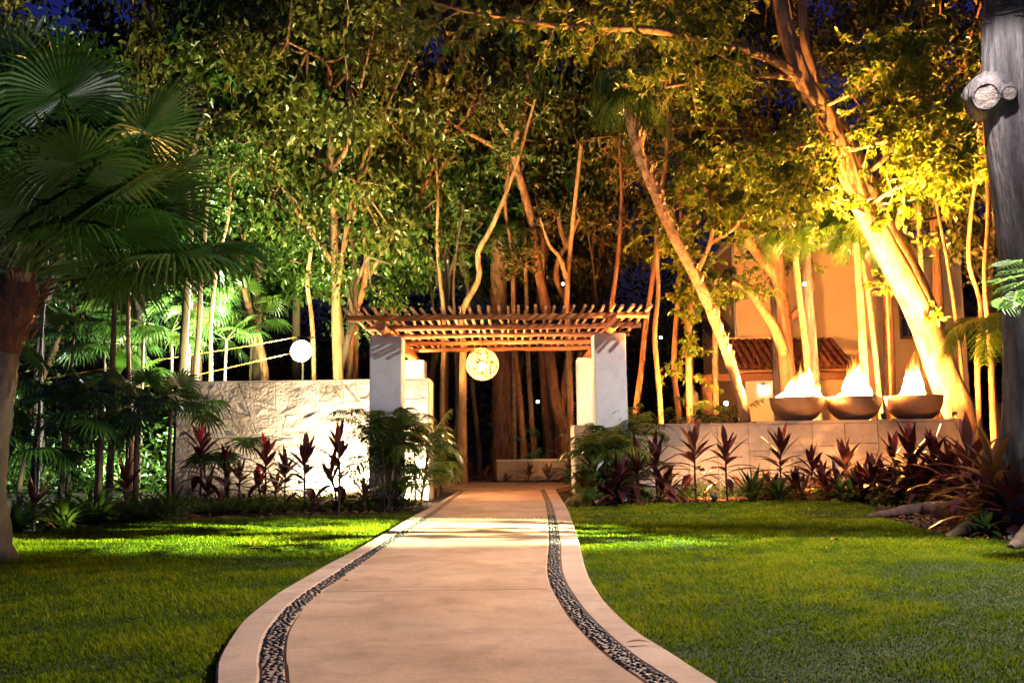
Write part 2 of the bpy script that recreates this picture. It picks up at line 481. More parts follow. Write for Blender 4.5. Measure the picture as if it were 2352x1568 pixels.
RIGHT_EDGE = [(1656.5, 1568), (1599, 1532.5), (1538.6, 1493.2), (1478.2, 1456.9), (1432.9, 1420.7), (1387.5, 1375.3), (1360.3, 1336), (1345.2, 1302.8), (1334.7, 1263.5), (1327, 1233.3), (1306, 1172.9), (1290.8, 1145.7), (1275.7, 1123)]


def edge_fn(pts):
    g = np.array([gnd(u, v, HZ)[:2] for u, v in pts])
    g = g[np.argsort(g[:, 1])]
    s = (g[2, 0] - g[0, 0]) / (g[2, 1] - g[0, 1])
    g = np.vstack([[g[0, 0] - s * (g[0, 1] - 1.0), 1.0], g])
    sm = spline(np.c_[g, np.zeros(len(g))], 220)
    o = np.argsort(sm[:, 1])
    return lambda y: np.interp(y, sm[o, 1], sm[o, 0])


fLE, fLS, fRS, fRE = map(edge_fn, (LEFT_EDGE, LEFT_STRIP, RIGHT_STRIP, RIGHT_EDGE))
Y_END = 23.6
ROWS = np.concatenate([np.linspace(1.2, 8, 90), np.linspace(8.1, Y_END, 80)])
SW = 0.056                                           # half width of a pebble strip


def wid(f, y):
    s = (f(y + .05) - f(y - .05)) / .1
    return SW * np.sqrt(1 + s * s)


XS = {"le": fLE(ROWS), "l0": fLS(ROWS) - wid(fLS, ROWS), "l1": fLS(ROWS) + wid(fLS, ROWS),
      "r0": fRS(ROWS) - wid(fRS, ROWS), "r1": fRS(ROWS) + wid(fRS, ROWS), "re": fRE(ROWS)}


def strip_slab(xa, xb, z, skirt, wob=0.0):
    """a slab between two edges, its long sides going down to the ground"""
    mb = MB(); n = len(ROWS)
    e = 0.012
    cols = [(xa, -0.04), (xa, z - e), (xa + e, z), (xb - e, z), (xb, z - e), (xb, -0.04)]
    v = np.stack([np.c_[x, ROWS, np.full(n, zz)] for x, zz in cols], 1)
    i = np.arange(n - 1)[:, None] * 6; j = np.arange(5)[None, :]
    q = np.stack([i + j, i + j + 1, i + 6 + j + 1, i + 6 + j], -1).reshape(-1, 4)
    mb.add(v.reshape(-1, 3), q)
    return mb


path = thing("garden_path", "pale curving concrete path with two dark pebble bands through the pergola", "path")
path["kind"] = "structure"
del path["category"]
strip_slab(XS["le"], XS["l0"], HZ, True).build("border_slab", MT["border"], path)
strip_slab(XS["l1"], XS["r0"], HZ, True).build("paving_slab", MT["concrete"], path)
strip_slab(XS["r1"], XS["re"], HZ, True).build("border_slab", MT["border"], path)
for a, b in (("l0", "l1"), ("r0", "r1")):
    strip_slab(XS[a] + .002, XS[b] - .002, HZ - 0.004, True).build("mortar_bed", MT["mortar"], path)

# pebbles set on edge in the mortar
peb_meshes = []
for k in range(4):
    mb = MB(); sphere(mb, (0, 0, 0), (1, 1, 1), 8, 5)
    vv = np.concatenate(mb.v); vv = vv * (1 + 0.10 * np.sin(vv[:, [1, 2, 0]] * 3 + k))
    n_, mb.v = 0, [vv]
    peb_meshes.append(mb.mesh("pebble", MT["pebble"], True))
cand = []
for f in (fLS, fRS):
    ylist = np.linspace(3.2, Y_END - .1, 6000)
    sl = (f(ylist + .05) - f(ylist - .05)) / .1
    arc = np.concatenate([[0], np.cumsum(np.hypot(np.diff(ylist), sl[:-1] * np.diff(ylist)))])
    cell = {}
    for q in range(26000):
        a_ = rng.uniform(0, arc[-1]); t_ = rng.uniform(-1, 1) * (SW - .013)
        md = .030 if a_ < 7 else .039
        ci, cj = int(a_ / .04), int((t_ + .1) / .04)
        if any((a_ - b_) ** 2 + (t_ - c_) ** 2 < md * md for di in (-1, 0, 1) for dj in (-1, 0, 1) for b_, c_ in cell.get((ci + di, cj + dj), ())):
            continue
        cell.setdefault((ci, cj), []).append((a_, t_))
        y = float(np.interp(a_, arc, ylist)); s_ = float((f(y + .05) - f(y - .05)) / .1)
        nn = math.hypot(1, s_)
        cand.append((float(f(y)) + t_ / nn, y - t_ * s_ / nn, math.atan2(1, s_), rng.uniform(.0125, .0185), rng.uniform(.0075, .0105)))
    # a double line of pebbles across the path
LINE_Y = float(gnd(1120, 1190, HZ)[1])
for dy in (-.09, .09):
    x = float(fLS(LINE_Y)) + .12
    while x < float(fRS(LINE_Y)) - .1:
        cand.append((x, LINE_Y + dy + rng.uniform(-.008, .008), PI / 2 + rng.uniform(-.4, .4), rng.uniform(.016, .026), rng.uniform(.012, .018)))
        x += rng.uniform(.045, .08)
cand.sort(key=lambda c: c[1])
rest = MB()
base_v = np.array([v.co[:] for v in peb_meshes[0].vertices]); base_f = [tuple(p.vertices) for p in peb_meshes[0].polygons]
for k, (x, y, a, lx, wx) in enumerate(cand):
    ang = a - PI / 2 + rng.uniform(-.7, .7)
    if k < 300:
        o = link("pebble", peb_meshes[k % 4], path, (x, y, HZ - .003), (rng.uniform(-.1, .1), rng.uniform(-.1, .1), ang), (lx, wx, .009))
    elif y < 14:
        c, s = math.cos(ang), math.sin(ang)
        v = base_v * (lx, wx, .009)
        rest.add(np.c_[v[:, 0] * c - v[:, 1] * s + x, v[:, 0] * s + v[:, 1] * c + y, v[:, 2] + HZ - .003], base_f)
    else:
        c, s = math.cos(ang), math.sin(ang)
        l2, w2 = lx * 1.15, wx * 1.15
        v = np.array([(-l2, 0, -.004), (0, -w2, -.004), (l2, 0, -.004), (0, w2, -.004), (0, 0, .007)])
        rest.add(np.c_[v[:, 0] * c - v[:, 1] * s + x, v[:, 0] * s + v[:, 1] * c + y, v[:, 2] + HZ - .003], [(0, 1, 4), (1, 2, 4), (2, 3, 4), (3, 0, 4)])
tag(rest.build("pebble_band", MT["pebble"], path, True), kind="stuff")

# joint across the path: a shallow dark groove filled with sealant
yj = float(gnd(1000, 1355, HZ)[1])
mb = MB(); box(mb, (float(fLS(yj)) + .09, yj - .006, HZ - .01), (float(fRS(yj)) - .09, yj + .006, HZ + .0015))
mb.build("expansion_joint", MT["mortar"], path)

# court behind the pergola
court = [gnd(u, v, HZ) for u, v in [(930, 1113), (900, 1094), (1000, 1087), (1060, 1084.5), (1140, 1087), (1330, 1088), (1345, 1106), (1276, 1124), (1060, 1124)]]
mb = MB()
nc = len(court)
mb.add([(p[0], max(p[1], Y_END + .004), HZ - .002) for p in court] + [(p[0], max(p[1], Y_END + .004), -.04) for p in court],
       [tuple(range(nc))[::-1]] + [(i, (i + 1) % nc, (i + 1) % nc + nc, i + nc) for i in range(nc)])
tag(mb.build("paved_court", MT["concrete"]), kind="structure")
bed = [gnd(u, v, HZ) for u, v in [(1080, 1101.5), (1092, 1104.5), (1115, 1106), (1200, 1106), (1318, 1105.5), (1322, 1096), (1120, 1095), (1092, 1098)]]
mb = MB(); nb = len(bed)
mb.add([(p[0], p[1], HZ + .022) for p in bed] + [(p[0], p[1], HZ - .03) for p in bed],
       [tuple(range(nb))] + [(i, (i + 1) % nb, (i + 1) % nb + nb, i + nb) for i in range(nb)])
tag(mb.build("planting_bed", MT["soil"]), kind="structure")


# lawns
def poly_in(P, x, y):
    P = np.asarray(P); ins = np.zeros(len(x), bool); j = len(P) - 1
    for i in range(len(P)):
        xi, yi = P[i]; xj, yj_ = P[j]
        c = ((yi > y) != (yj_ > y)) & (x < (xj - xi) * (y - yi) / (yj_ - yi + 1e-12) + xi)
        ins ^= c; j = i
    return ins


yy = np.linspace(1.3, 15.5, 60)
LL = [gnd(u, v)[:2] for u, v in [(955, 1178), (880, 1180), (750, 1183), (560, 1188), (400, 1196), (250, 1206), (100, 1217), (20, 1228), (-120, 1240)]]
yl = [y for y in yy if y < LL[0][1]]
LAWN_L = [(float(fLE(y)) - .015, y) for y in yl] + [tuple(p) for p in LL] + [(-9, 8), (-9, 1.3)]
RL = [gnd(u, v)[:2] for u, v in [(1308, 1166), (1450, 1159), (1600, 1154), (1750, 1150), (1900, 1148), (1970, 1153), (2012, 1167), (2000, 1183), (2060, 1200), (2140, 1222), (2210, 1234), (2290, 1240), (2420, 1246)]]
yr = [y for y in np.linspace(1.3, 17.5, 60) if y < RL[0][1]]
LAWN_R = [(float(fRE(y)) + .015, y) for y in yr] + [tuple(p) for p in RL] + [(9, 8), (9, 1.3)]
GV, GD, GN, GL, GT = [], [], [], [], []
for Pg, nm in ((LAWN_L, "left"), (LAWN_R, "right")):
    mb = MB(); n = len(Pg)
    mb.add([(p[0], p[1], 0.0) for p in Pg], [tuple(range(n)) if nm == "left" else tuple(range(n))])
    me = mb.mesh("lawn", MT["turf"])
    o = tag(link("lawn", me), kind="structure")
    A = np.array(Pg)
    lo, hi = A.min(0), A.max(0)
    for y0, y1, dens in ((3.4, 6, 5200), (6, 9, 3600), (9, 13, 2200), (13, 22, 1300)):
        hw = y1 * 0.60 + .3
        x0, x1 = max(lo[0], -hw), min(hi[0], hw)
        if x1 <= x0: continue
        k = int((x1 - x0) * (y1 - y0) * dens)
        x = rng.uniform(x0, x1, k); y = rng.uniform(y0, y1, k)
        ok = poly_in(A, x, y); x, y = x[ok], y[ok]
        GV.append(np.c_[x, y, np.zeros(len(x))])
G = np.concatenate(GV); k = len(G)
ang = rng.uniform(0, 2 * PI, k); tilt = rng.uniform(.25, 1.0, k)
D = np.c_[np.cos(ang) * tilt, np.sin(ang) * tilt, np.ones(k)]
pn = np.zeros(k); r4 = np.random.default_rng(21)
for wl_, am in ((5.0, .5), (3.2, .6), (2.2, .6), (1.4, .6), (.9, .5), (.6, .45), (.4, .4), (.25, .35), (.16, .3)):
    for q in range(3):
        th = r4.uniform(0, PI); ph = r4.uniform(0, 6.28)
        pn += am / 3 * np.sin((G[:, 0] * math.cos(th) + G[:, 1] * math.sin(th)) * 2 * PI / wl_ + ph + 1.2 * np.sin(G[:, 0] * 1.7 / wl_ + ph))
pn = np.clip(pn / .75, -1.3, 1.3)
L = rng.uniform(.018, .040, k) * (1 + .5 * pn) * np.where(G[:, 1] > 9, 1.15, 1)
Wd = rng.uniform(.0022, .0038, k) * np.where(G[:, 1] > 9, 1.7, 1) * np.where(G[:, 1] < 6, .9, 1)
S = np.c_[-np.sin(ang), np.cos(ang), np.zeros(k)]
D = D / np.linalg.norm(D, axis=1)[:, None]
bend = np.c_[np.cos(ang), np.sin(ang), -.25 * np.ones(k)]
v = np.stack([G - S * Wd[:, None], G + S * Wd[:, None], G + D * L[:, None] * .6 + S * Wd[:, None] * .75, G + D * L[:, None] * .6 - S * Wd[:, None] * .75, G + D * L[:, None] + bend * L[:, None] * .25], 1)
b5 = np.arange(k)[:, None] * 5
mb = MB()
tt = np.clip(.36 + .24 * pn + rng.normal(0, .11, k), 0, .85)
tt[rng.random(k) < .03 + .03 * (pn > .6)] = 1.0
mb.add(v.reshape(-1, 3), b5 + np.array([[0, 1, 2, 3]]), np.repeat(tt, 5))
mb.loops.append((b5 + np.array([[3, 2, 4]])).ravel()); mb.tot.append(np.full(k, 3))
tag(mb.build("grass", MT["grass"]), "short cut green lawn grass either side of the path", "grass", kind="stuff")
print("grass blades", k)

# ================================================================== PERGOLA
D1, D2 = 18.3, 23.1
PW = px(74, D1)
PTOP = 3.34
pg = thing("pergola", "white plastered pergola with log beams spanning the path", "pergola", (0, 20.7, 0))


def local(p, o):
    return tuple(float(a - b) for a, b in zip(p, o.location))


xl = at(848, 950, D1)[0]; xr = at(1368, 950, D1)[0]
for (x, y) in ((xl, D1), (xr, D1), (xl, D2), (xr, D2)):
    mb = MB(); bevel_box(mb, (-PW / 2, -PW / 2, -.05), (PW / 2, PW / 2, PTOP), .018)
    mb.build("post", MT["plaster"], pg, loc=local((x + PW / 2, y + PW / 2, 0), pg))
for x in (xl + PW * .52, xr + PW * .5):
    mb = MB(); ys = np.linspace(-3.25, 3.35, 16)
    rr = .108 + .006 * np.sin(ys * 2 + x)
    tube(mb, np.c_[.01 * np.sin(ys), ys, .012 * np.cos(ys * 1.3)], rr, 12)
    mb.build("bearer_log", MT["log"], pg, True, local((x, 20.7, PTOP + .09), pg))
BX0, BX1 = -3.1, 2.66
for k, y in enumerate((17.55, 18.98, 20.4, 21.72, 23.1)):
    mb = MB(); n = 30; xs = np.linspace(BX0 + rng.uniform(-.08, .08), BX1 + rng.uniform(-.08, .06), n)
    w = np.cumsum(rng.normal(0, .006, n)); w -= np.linspace(w[0], w[-1], n)
    tube(mb, np.c_[xs, w * 1.2, w], .057 + .005 * np.sin(xs * 3 + k) + rng.normal(0, .0015, n), 10)
    mb.build("log_beam", MT["log"], pg, True, local((0, y, PTOP + .245), pg))
npole = 33
for k in range(npole):
    x = BX0 + .02 + (BX1 - BX0 - .1) * k / (npole - 1) + rng.uniform(-.025, .025)
    n = 12; ys = np.linspace(-3.9 + rng.uniform(-.1, .1), 3.1 + rng.uniform(-.2, .2), n)
    w = np.cumsum(rng.normal(0, .012, n)); w -= np.linspace(w[0], w[-1], n)
    mb = MB(); tube(mb, np.c_[w, ys, w * .3 + rng.normal(0, .004, n)], .030 + .003 * rng.normal(), 7)
    mb.build("roof_pole", MT["pole"], pg, True, local((x, 20.7, PTOP + .245 + .072), pg))

# globe lamp
GC = at(1108, 836, 20.4)
gl = thing("globe_lamp", "round woven rattan pendant lamp glowing under the pergola", "pendant lamp", GC)
GR = px(38, 20.4)
mb = MB()
for k in range(62):
    nrm = rng.normal(size=3); nrm /= np.linalg.norm(nrm)
    a = np.cross(nrm, [.3, .5, .8]); a /= np.linalg.norm(a); b = np.cross(nrm, a)
    off = rng.uniform(-.85, .85)
    t = np.linspace(0, 2 * PI, 25)
    rad = GR * math.sqrt(1 - off * off)
    p = nrm * off * GR + (np.cos(t)[:, None] * a + np.sin(t)[:, None] * b) * rad
    tube(mb, p, .0045, 4, cap=False)
mb.build("woven_shade", MT["rattan"], gl)
mb = MB(); sphere(mb, (0, 0, -.04), .075, 12, 8)
mb.build("bulb", MT["globe_bulb"], gl, True)
mb = MB(); tube(mb, [(0, 0, .03), (0, 0, GR), (0, 0, PTOP + .22 - GC[2])], .008, 6)
lathe(mb, [(.0, .10), (.03, .10), (.035, .03), (.0, .03)], 10)
mb.build("cord", MT["dark_iron"], gl)


# ================================================================== STONE WALLS
def clip_poly(P, n, d):
    out_ = []
    for i in range(len(P)):
        a, b = P[i], P[(i + 1) % len(P)]
        da, db = a @ n - d, b @ n - d
        if da <= 0: out_.append(a)
        if (da < 0) != (db < 0) and abs(da - db) > 1e-12:
            out_.append(a + (b - a) * (da / (da - db)))
    return out_


def stone_cells(w, h, seeds, gap, asp=1.0):
    S_ = np.array(seeds) * (1, asp)
    cells = []
    for i, s in enumerate(S_):
        P = [np.array(q) * (1, asp) for q in ((gap, gap), (w - gap, gap), (w - gap, h - gap), (gap, h - gap))]
        for j, t in enumerate(S_):
            if i == j or len(P) < 3: continue
            nv = t - s; ln = np.linalg.norm(nv); nv = nv / ln
            P = clip_poly(P, nv, (s + t) @ nv / 2 - gap / 2)
        if len(P) > 2:
            cells.append([p / (1, asp) for p in P])
    return cells


def stone_mesh(P, thick, rs, name, mat, rough=.012):
    """one flat stone: uneven outline, chamfered front, hewn face; front towards -Y"""
    Q = []
    for a, b in zip(P, P[1:] + P[:1]):
        for t in (0, .5):
            q = a * (1 - t) + b * t
            Q.append(q + (rs.normal(0, .006, 2) if t else 0))
    Q = np.array(Q); c = Q.mean(0); n = len(Q)
    inn = c + (Q - c) * .985; mid = c + (Q - c) * .5
    v = [(q[0], 0, q[1]) for q in Q] + [(q[0], -thick * .82, q[1]) for q in Q] + \
        [(q[0], -thick + rs.normal(0, rough * .4), q[1]) for q in inn] + [(q[0], -thick + rs.normal(0, rough), q[1]) for q in mid] + [(c[0], -thick + rs.normal(0, rough), c[1])]
    f = []
    for r in range(3):
        for i in range(n):
            j = (i + 1) % n
            f.append((r * n + i, r * n + j, (r + 1) * n + j, (r + 1) * n + i))
    for i in range(n):
        f.append((3 * n + i, 3 * n + (i + 1) % n, 4 * n))
    mb = MB(); mb.add(v, f, rs.uniform(0, 1))
    return mb.mesh(name, mat, False)


WY = 20.2
WZ = 2.64
wx0, wx1 = at(405, 1000, WY)[0], at(985, 1000, WY)[0]
lw = thing("stone_wall", "tall pale limestone wall of irregular slabs at the left of the pergola", "wall", (wx0, WY, 0))
Wl, TH = wx1 - wx0, .9
mb = MB(); box(mb, (.004, -.031, -.04), (Wl - .004, TH - .01, WZ - .04))
mb.build("wall_core", MT["joint"], lw)
rs = np.random.default_rng(11)
def split_slab(P, gap, wmax, hmax, out_):
    A = np.array(P); lo, hi = A.min(0), A.max(0); w_, h_ = hi - lo
    if (w_ < wmax * rs.uniform(.6, 1.2) and h_ < hmax * rs.uniform(.7, 1.2)) or min(w_, h_) < .22:
        out_.append(P); return
    t = rs.normal(0, .04) if rs.random() < .45 else rs.normal(0, .28)
    vert = w_ / wmax > h_ / hmax
    nv = np.array([math.cos(t), math.sin(t)]) if vert else np.array([math.sin(t), math.cos(t)])
    c = lo + (hi - lo) * rs.uniform(.34, .66, 2)
    d = c @ nv
    for sg in (1, -1):
        q = clip_poly(P, nv * sg, d * sg - gap / 2)
        if len(q) > 2: split_slab(q, gap, wmax, hmax, out_)


cells = []
split_slab([np.array(q) for q in ((.004, .004), (Wl - .004, .004), (Wl - .004, WZ - .042), (.004, WZ - .042))], .010, 1.05, .75, cells)
for P in cells:
    link("stone", stone_mesh(P, .045 + rs.uniform(-.007, .008), rs, "stone", MT["stone"], .009), lw)
mb = MB(); bevel_box(mb, (-.005, -.05, WZ - .037), (Wl + .005, TH, WZ), .01); mb.build("coping", MT["stone_slab"], lw)
mb = MB(); bevel_box(mb, (Wl - .002, -.03, 0), (Wl + .025, TH - .02, WZ - .042), .008); mb.build("end_slab", MT["stone_slab"], lw)
mb = MB(); bevel_box(mb, (.3, -.30, -.03), (Wl - .1, -.07, .03), .01); mb.build("footing_ledge", MT["mortar"], lw)

rx0, rx1 = at(1320, 1000, WY)[0], at(2225, 1000, WY)[0]
RZ = 1.57
rw = thing("garden_wall", "low stone clad wall right of the pergola carrying the fire bowls", "wall", (rx0, WY, 0))
Wr, TR = rx1 - rx0, 1.3
mb = MB(); box(mb, (.02, .004, -.04), (Wr - .004, TR, RZ - .03)); mb.build("wall_core", MT["joint"], rw)
xs = [0]
while xs[-1] < Wr - .3:
    xs.append(min(Wr, xs[-1] + rs.uniform(.42, 1.05)))
xs[-1] = Wr
for i in range(len(xs) - 1):
    zc = [0, rs.uniform(.35, .6), rs.uniform(.9, 1.15), RZ - .035] if rs.random() > .4 else [0, rs.uniform(.6, .9), RZ - .035]
    for a, b in zip(zc, zc[1:]):
        mb = MB(); t = rs.uniform(.028, .040)
        bevel_box(mb, (xs[i] + .004, -t, a + .004), (xs[i + 1] - .004, .0, b - .004), .006, rs.uniform(0, 1))
        mb.build("stone_slab", MT["stone_slab"], rw)
# left end face slabs and the coping
mb = MB(); bevel_box(mb, (-.01, -.036, -.02), (.018, TR - .01, RZ - .037), .006); mb.build("end_slab", MT["stone_slab"], rw)
xm = at(1735, 968, WY)[0] - rx0
mb = MB(); bevel_box(mb, (-.015, -.05, RZ - .034), (xm, TR, RZ), .008); mb.build("coping", MT["stone_slab"], rw)
mb = MB(); bevel_box(mb, (xm + .004, -.05, RZ - .032), (Wr + .01, TR, RZ + .035), .008); mb.build("coping", MT["stone_slab"], rw)
mb = MB(); bevel_box(mb, (.3, -.26, -.03), (Wr - .1, -.06, .04), .01); mb.build("footing_ledge", MT["mortar"], rw)
SHELF = RZ + .035

# ================================================================== FIRE BOWLS
bowl_l = ["large round fire bowl with a wide fire, nearest to the wall lantern", "middle fire bowl of the three on the low wall", "fire bowl with a tall narrow fire, farthest from the pergola"]
flame_l = ["wide leaning fire burning in the bowl nearest the wall lantern", "pointed fire burning in the middle fire bowl", "tall narrow fire burning in the bowl nearest the leaning trunks"]
for k, (u, ud) in enumerate(((1832, 121), (1963, 122), (2102, 125))):
    Yb = 20.85
    c = at(u, 960, Yb); c[2] = SHELF
    rb = px(ud, Yb) / 2
    b = thing("fire_bowl", bowl_l[k], "fire bowl", c, 0, "fire bowls on the low wall")
    hb = .50
    t = np.linspace(0, 1, 14)
    prof = [(0.0, .0), (rb * .28, .0)] + [(rb * (.28 + .72 * math.sin(x * PI / 2) ** .85), .0 + hb * (1 - math.cos(x * PI / 2)) ** .95) for x in t[1:]]
    prof += [(rb + .012, hb + .012), (rb + .006, hb + .035), (rb - .03, hb + .038), (rb - .05, hb)]
    mb = MB(); lathe(mb, prof, 36); mb.build("bowl_shell", MT["bowl"], b, True)
    mb = MB(); lathe(mb, [(rb - .045, hb - .005), (rb * .6, hb - .03), (0.001, hb - .02)], 28)
    for q in range(26):
        a, r_ = rs.uniform(0, 2 * PI), rs.uniform(.05, rb * .85)
        sphere(mb, (r_ * math.cos(a), r_ * math.sin(a), hb + .0), (rs.uniform(.04, .07), rs.uniform(.04, .07), .04), 7, 5)
    mb.build("lava_stones", MT["dark_iron"], b)
    for q in range(3):
        a = q * 2.1 + .4
        mb = MB(); sphere(mb, (rb * .3 * math.cos(a), rb * .3 * math.sin(a), .0), (.05, .05, .025), 8, 5)
        mb.build("foot", MT["dark_iron"], b)
    # the fire: many closed tongues that rise from the stones
    fw, fh, lean = ((.53, .76, .24), (.43, .82, .07), (.30, .90, .03))[k]
    mb = MB()
    fr = np.random.default_rng(40 + k)
    for q in range(84):
        core = q < 26
        r0 = fw * math.sqrt(fr.random()) * (.75 if core else 1.0); a = fr.uniform(0, 2 * PI)
        bx, by = r0 * math.cos(a), r0 * math.sin(a) * .75
        hh = fh * (1 - (r0 / fw) ** 2.6 * .62) * fr.uniform(.5, 1.0 if core else 1.4)
        hh *= 1 + (.45, .30, .05)[k] * bx / fw
        n = 9; s = np.linspace(0, 1, n)
        ph = fr.uniform(0, 6)
        xc = bx * (1 - s * .45) + lean * s ** 1.5 + .07 * np.sin(s * 6 + ph) * s
        yc = by * (1 - s * .45) + .035 * np.cos(s * 5 + ph) * s
        rad = fr.uniform(.06, .13) * (np.sin(np.clip(s * .9 + .12, 0, 1) * PI) ** .8) * (1 - s * .55) + .002
        if not core: rad *= fr.uniform(.3, .7)
        tube(mb, np.c_[xc, yc, hb - .03 + s * hh], rad, 7, 0)
        nv = 7 * n
        base = np.repeat(s ** (2.2 if core else 1.1), 7) * (.9 if core else 1.0) + (0 if core else .22)
        mb.t[-3] = np.clip(base, 0, 1); mb.t[-2] = np.full(7, 0.0); mb.t[-1] = np.full(7, 1.0)
    o = mb.build("flame", MT["flame"], None, True, c)
    tag(o, flame_l[k], "fire", "fires burning in the bowls")

# ================================================================== HOUSE BEHIND THE BOWLS
hy = 32.5
hx0, hx1 = at(1690, 700, hy)[0], at(2215, 700, hy)[0]
hb = thing("house", "ochre plastered house with a red tiled porch roof behind the fire bowls", "house", (hx0, hy, 0))
HH = at(1790, 555, hy)[2]
mb = MB(); bevel_box(mb, (0, 0, -.1), (hx1 - hx0, 6, HH), .04); mb.build("wall", MT["wall_paint"], hb)
mb = MB(); bevel_box(mb, (-.12, -.12, HH + .003), (hx1 - hx0 + .1, 6.1, HH + .22), .03); mb.build("parapet", MT["plaster"], hb)
lx = at(1712, 900, 31.8)[0] - hx0
mb = MB(); bevel_box(mb, (lx, -.75, -.1), (at(1968, 900, 31.8)[0] - hx0, -.004, 3.45), .03); mb.build("porch_wall", MT["wall_paint"], hb)
# window
wxc = at(2082, 730, hy)[0] - hx0; wz = at(2082, 730, hy)[2]
mb = MB(); bevel_box(mb, (wxc - .28, -.07, wz - .75), (wxc + .28, -.004, wz + .75), .02); fr_ = mb.build("window", MT["timber"], hb)
mb = MB(); box(mb, (wxc - .2, -.078, wz - .66), (wxc + .2, -.071, wz + .66)); mb.build("pane", MT["glass_dark"], fr_)
mb = MB(); box(mb, (wxc - .012, -.087, wz - .66), (wxc + .012, -.0785, wz + .66)); box(mb, (wxc - .2, -.0865, wz - .012), (wxc - .013, -.0785, wz + .012)); box(mb, (wxc + .013, -.0865, wz - .012), (wxc + .2, -.0785, wz + .012)); mb.build("muntin", MT["timber"], fr_)
# small high window, just left of the brown tree
wxc = at(1724, 575, hy)[0] - hx0; wz = at(1724, 580, hy)[2] - .1
mb = MB(); bevel_box(mb, (wxc - .24, -.06, wz - .22), (wxc + .24, -.004, wz + .22), .015); fr_ = mb.build("window", MT["plaster"], hb)
mb = MB(); box(mb, (wxc - .18, -.068, wz - .16), (wxc + .18, -.061, wz + .16)); mb.build("pane", MT["glass_dark"], fr_)
# downpipe
mb = MB(); tube(mb, [(-.06, -.06, 0), (-.06, -.06, 4), (-.06, -.06, HH - .1)], .05, 8); mb.build("downpipe", MT["metal"], hb, True)
# porch roof: rows of half-round tiles
ey, ry = 30.3, 32.47
ez, rz_ = at(1830, 846, ey)[2], at(1830, 779, ry)[2]
tx0, tx1 = at(1676, 846, ey)[0] - hx0, at(1968, 846, ey)[0] - hx0
mb = MB()
mb.add([(tx0, ey - hy, ez - .07), (tx1, ey - hy, ez - .07), (tx1, -.01, rz_ - .07), (tx0, -.01, rz_ - .07), (tx0, ey - hy, ez - .02), (tx1, ey - hy, ez - .02), (tx1, -.01, rz_ - .02), (tx0, -.01, rz_ - .02)],
       [(0, 3, 2, 1), (4, 5, 6, 7), (0, 1, 5, 4), (1, 2, 6, 5), (2, 3, 7, 6), (3, 0, 4, 7)])
roof = mb.build("roof", MT["timber"], hb)
sl = math.atan2(rz_ - ez, ry - ey); ln = math.hypot(rz_ - ez, ry - ey)
ncol, nrow = 17, 6
tw = (tx1 - tx0) / ncol
tl = ln / nrow * 1.16
mb = MB(); a = np.linspace(0, PI, 8)
vo = []
for s_, r_ in ((0, tw * .46), (tl, tw * .36)):
    for rr in (r_, r_ - .014):
        vo += [(rr * math.cos(t), s_, rr * math.sin(t)) for t in a]
f = []
for i in range(7):
    f += [(i, i + 1, 16 + i + 1, 16 + i), (8 + i + 1, 8 + i, 24 + i, 24 + i + 1), (i + 1, i, 8 + i, 8 + i + 1)]
mb.add(vo, f)
tile_me = mb.mesh("tile", MT["roof_tile"], False)
for r in range(nrow):
    for c_ in range(ncol):
        s_ = r * ln / nrow
        link("tile", tile_me, roof, (tx0 + (c_ + .5) * tw + rs.uniform(-.012, .012), ey - hy + s_ * math.cos(sl), ez - .02 + s_ * math.sin(sl) + .012), (sl + .03, 0, rs.uniform(-.03, .03)))
mb = MB(); bevel_box(mb, (tx0 - .1, -.16, rz_ + .02), (tx1 + .05, -.006, rz_ + .09), .015); mb.build("ridge_moulding", MT["wall_paint"], hb)
bx = at(1594, 857, 30.6)[0] - hx0
mb = MB(); bevel_box(mb, (bx, 30.5 - hy, ez - .36), (tx1, 30.72 - hy, ez - .12), .015); mb.build("porch_beam", MT["timber"], hb)
p0 = at(1612, 900, 30.55)[0] - hx0
mb = MB(); bevel_box(mb, (p0, 30.46 - hy, -.05), (p0 + .36, 30.78 - hy, ez - .363), .02); mb.build("porch_post", MT["timber"], hb)

# wall lantern
lc = at(1755, 892, 31.72)
la = thing("wall_lantern", "small bright lantern on the porch wall left of the fire bowls", "lantern", lc)
mb = MB(); lathe(mb, [(.001, -.13), (.045, -.12), (.065, .0), (.05, .09), (.001, .10)], 10); mb.build("glass", MT["lamp_white"], la, True)
mb = MB(); lathe(mb, [(.001, .20), (.03, .17), (.085, .105), (.001, .1)], 8)
for q in range(4):
    aa = q * PI / 2 + .4
    tube(mb, [(.075 * math.cos(aa), .075 * math.sin(aa), .12), (.075 * math.cos(aa), .075 * math.sin(aa), -.16)], .006, 4)
tube(mb, [(0, 0, .16), (0, .03, .24), (0, .04 - .02, .22)], .012, 5)
mb.build("cage", MT["dark_iron"], la)
lamp("POINT", (0, -.16, -.02), (1, .75, .45), 90, .06, parent=la)

# carved bust behind the low wall
sb = thing("stone_bust", "carved pale stone head behind the low wall beside the porch post", "statue", (at(1588, 930, 29)[0], 29, 0))
mb = MB(); bevel_box(mb, (-.34, -.3, -.05), (.34, .3, 1.55), .03); bevel_box(mb, (-.4, -.36, 1.553), (.4, .36, 1.66), .02); mb.build("pedestal", MT["statue"], sb)
mb = MB()
lathe(mb, [(.30, 1.66), (.36, 1.78), (.30, 1.92), (.15, 2.0), (.115, 2.08), (.12, 2.2), (.19, 2.26), (.225, 2.38), (.235, 2.52), (.222, 2.64), (.18, 2.76), (.10, 2.83), (.001, 2.85)], 26)
v = mb.v[-1]
top = v[:, 2] > 2.15
v[:, 1] *= np.where(top, 1.12, .7)
nose = np.exp(-((v[:, 0]) / .05) ** 2 - ((v[:, 2] - 2.44) / .09) ** 2) * (v[:, 1] < 0); v[:, 1] -= nose * .07
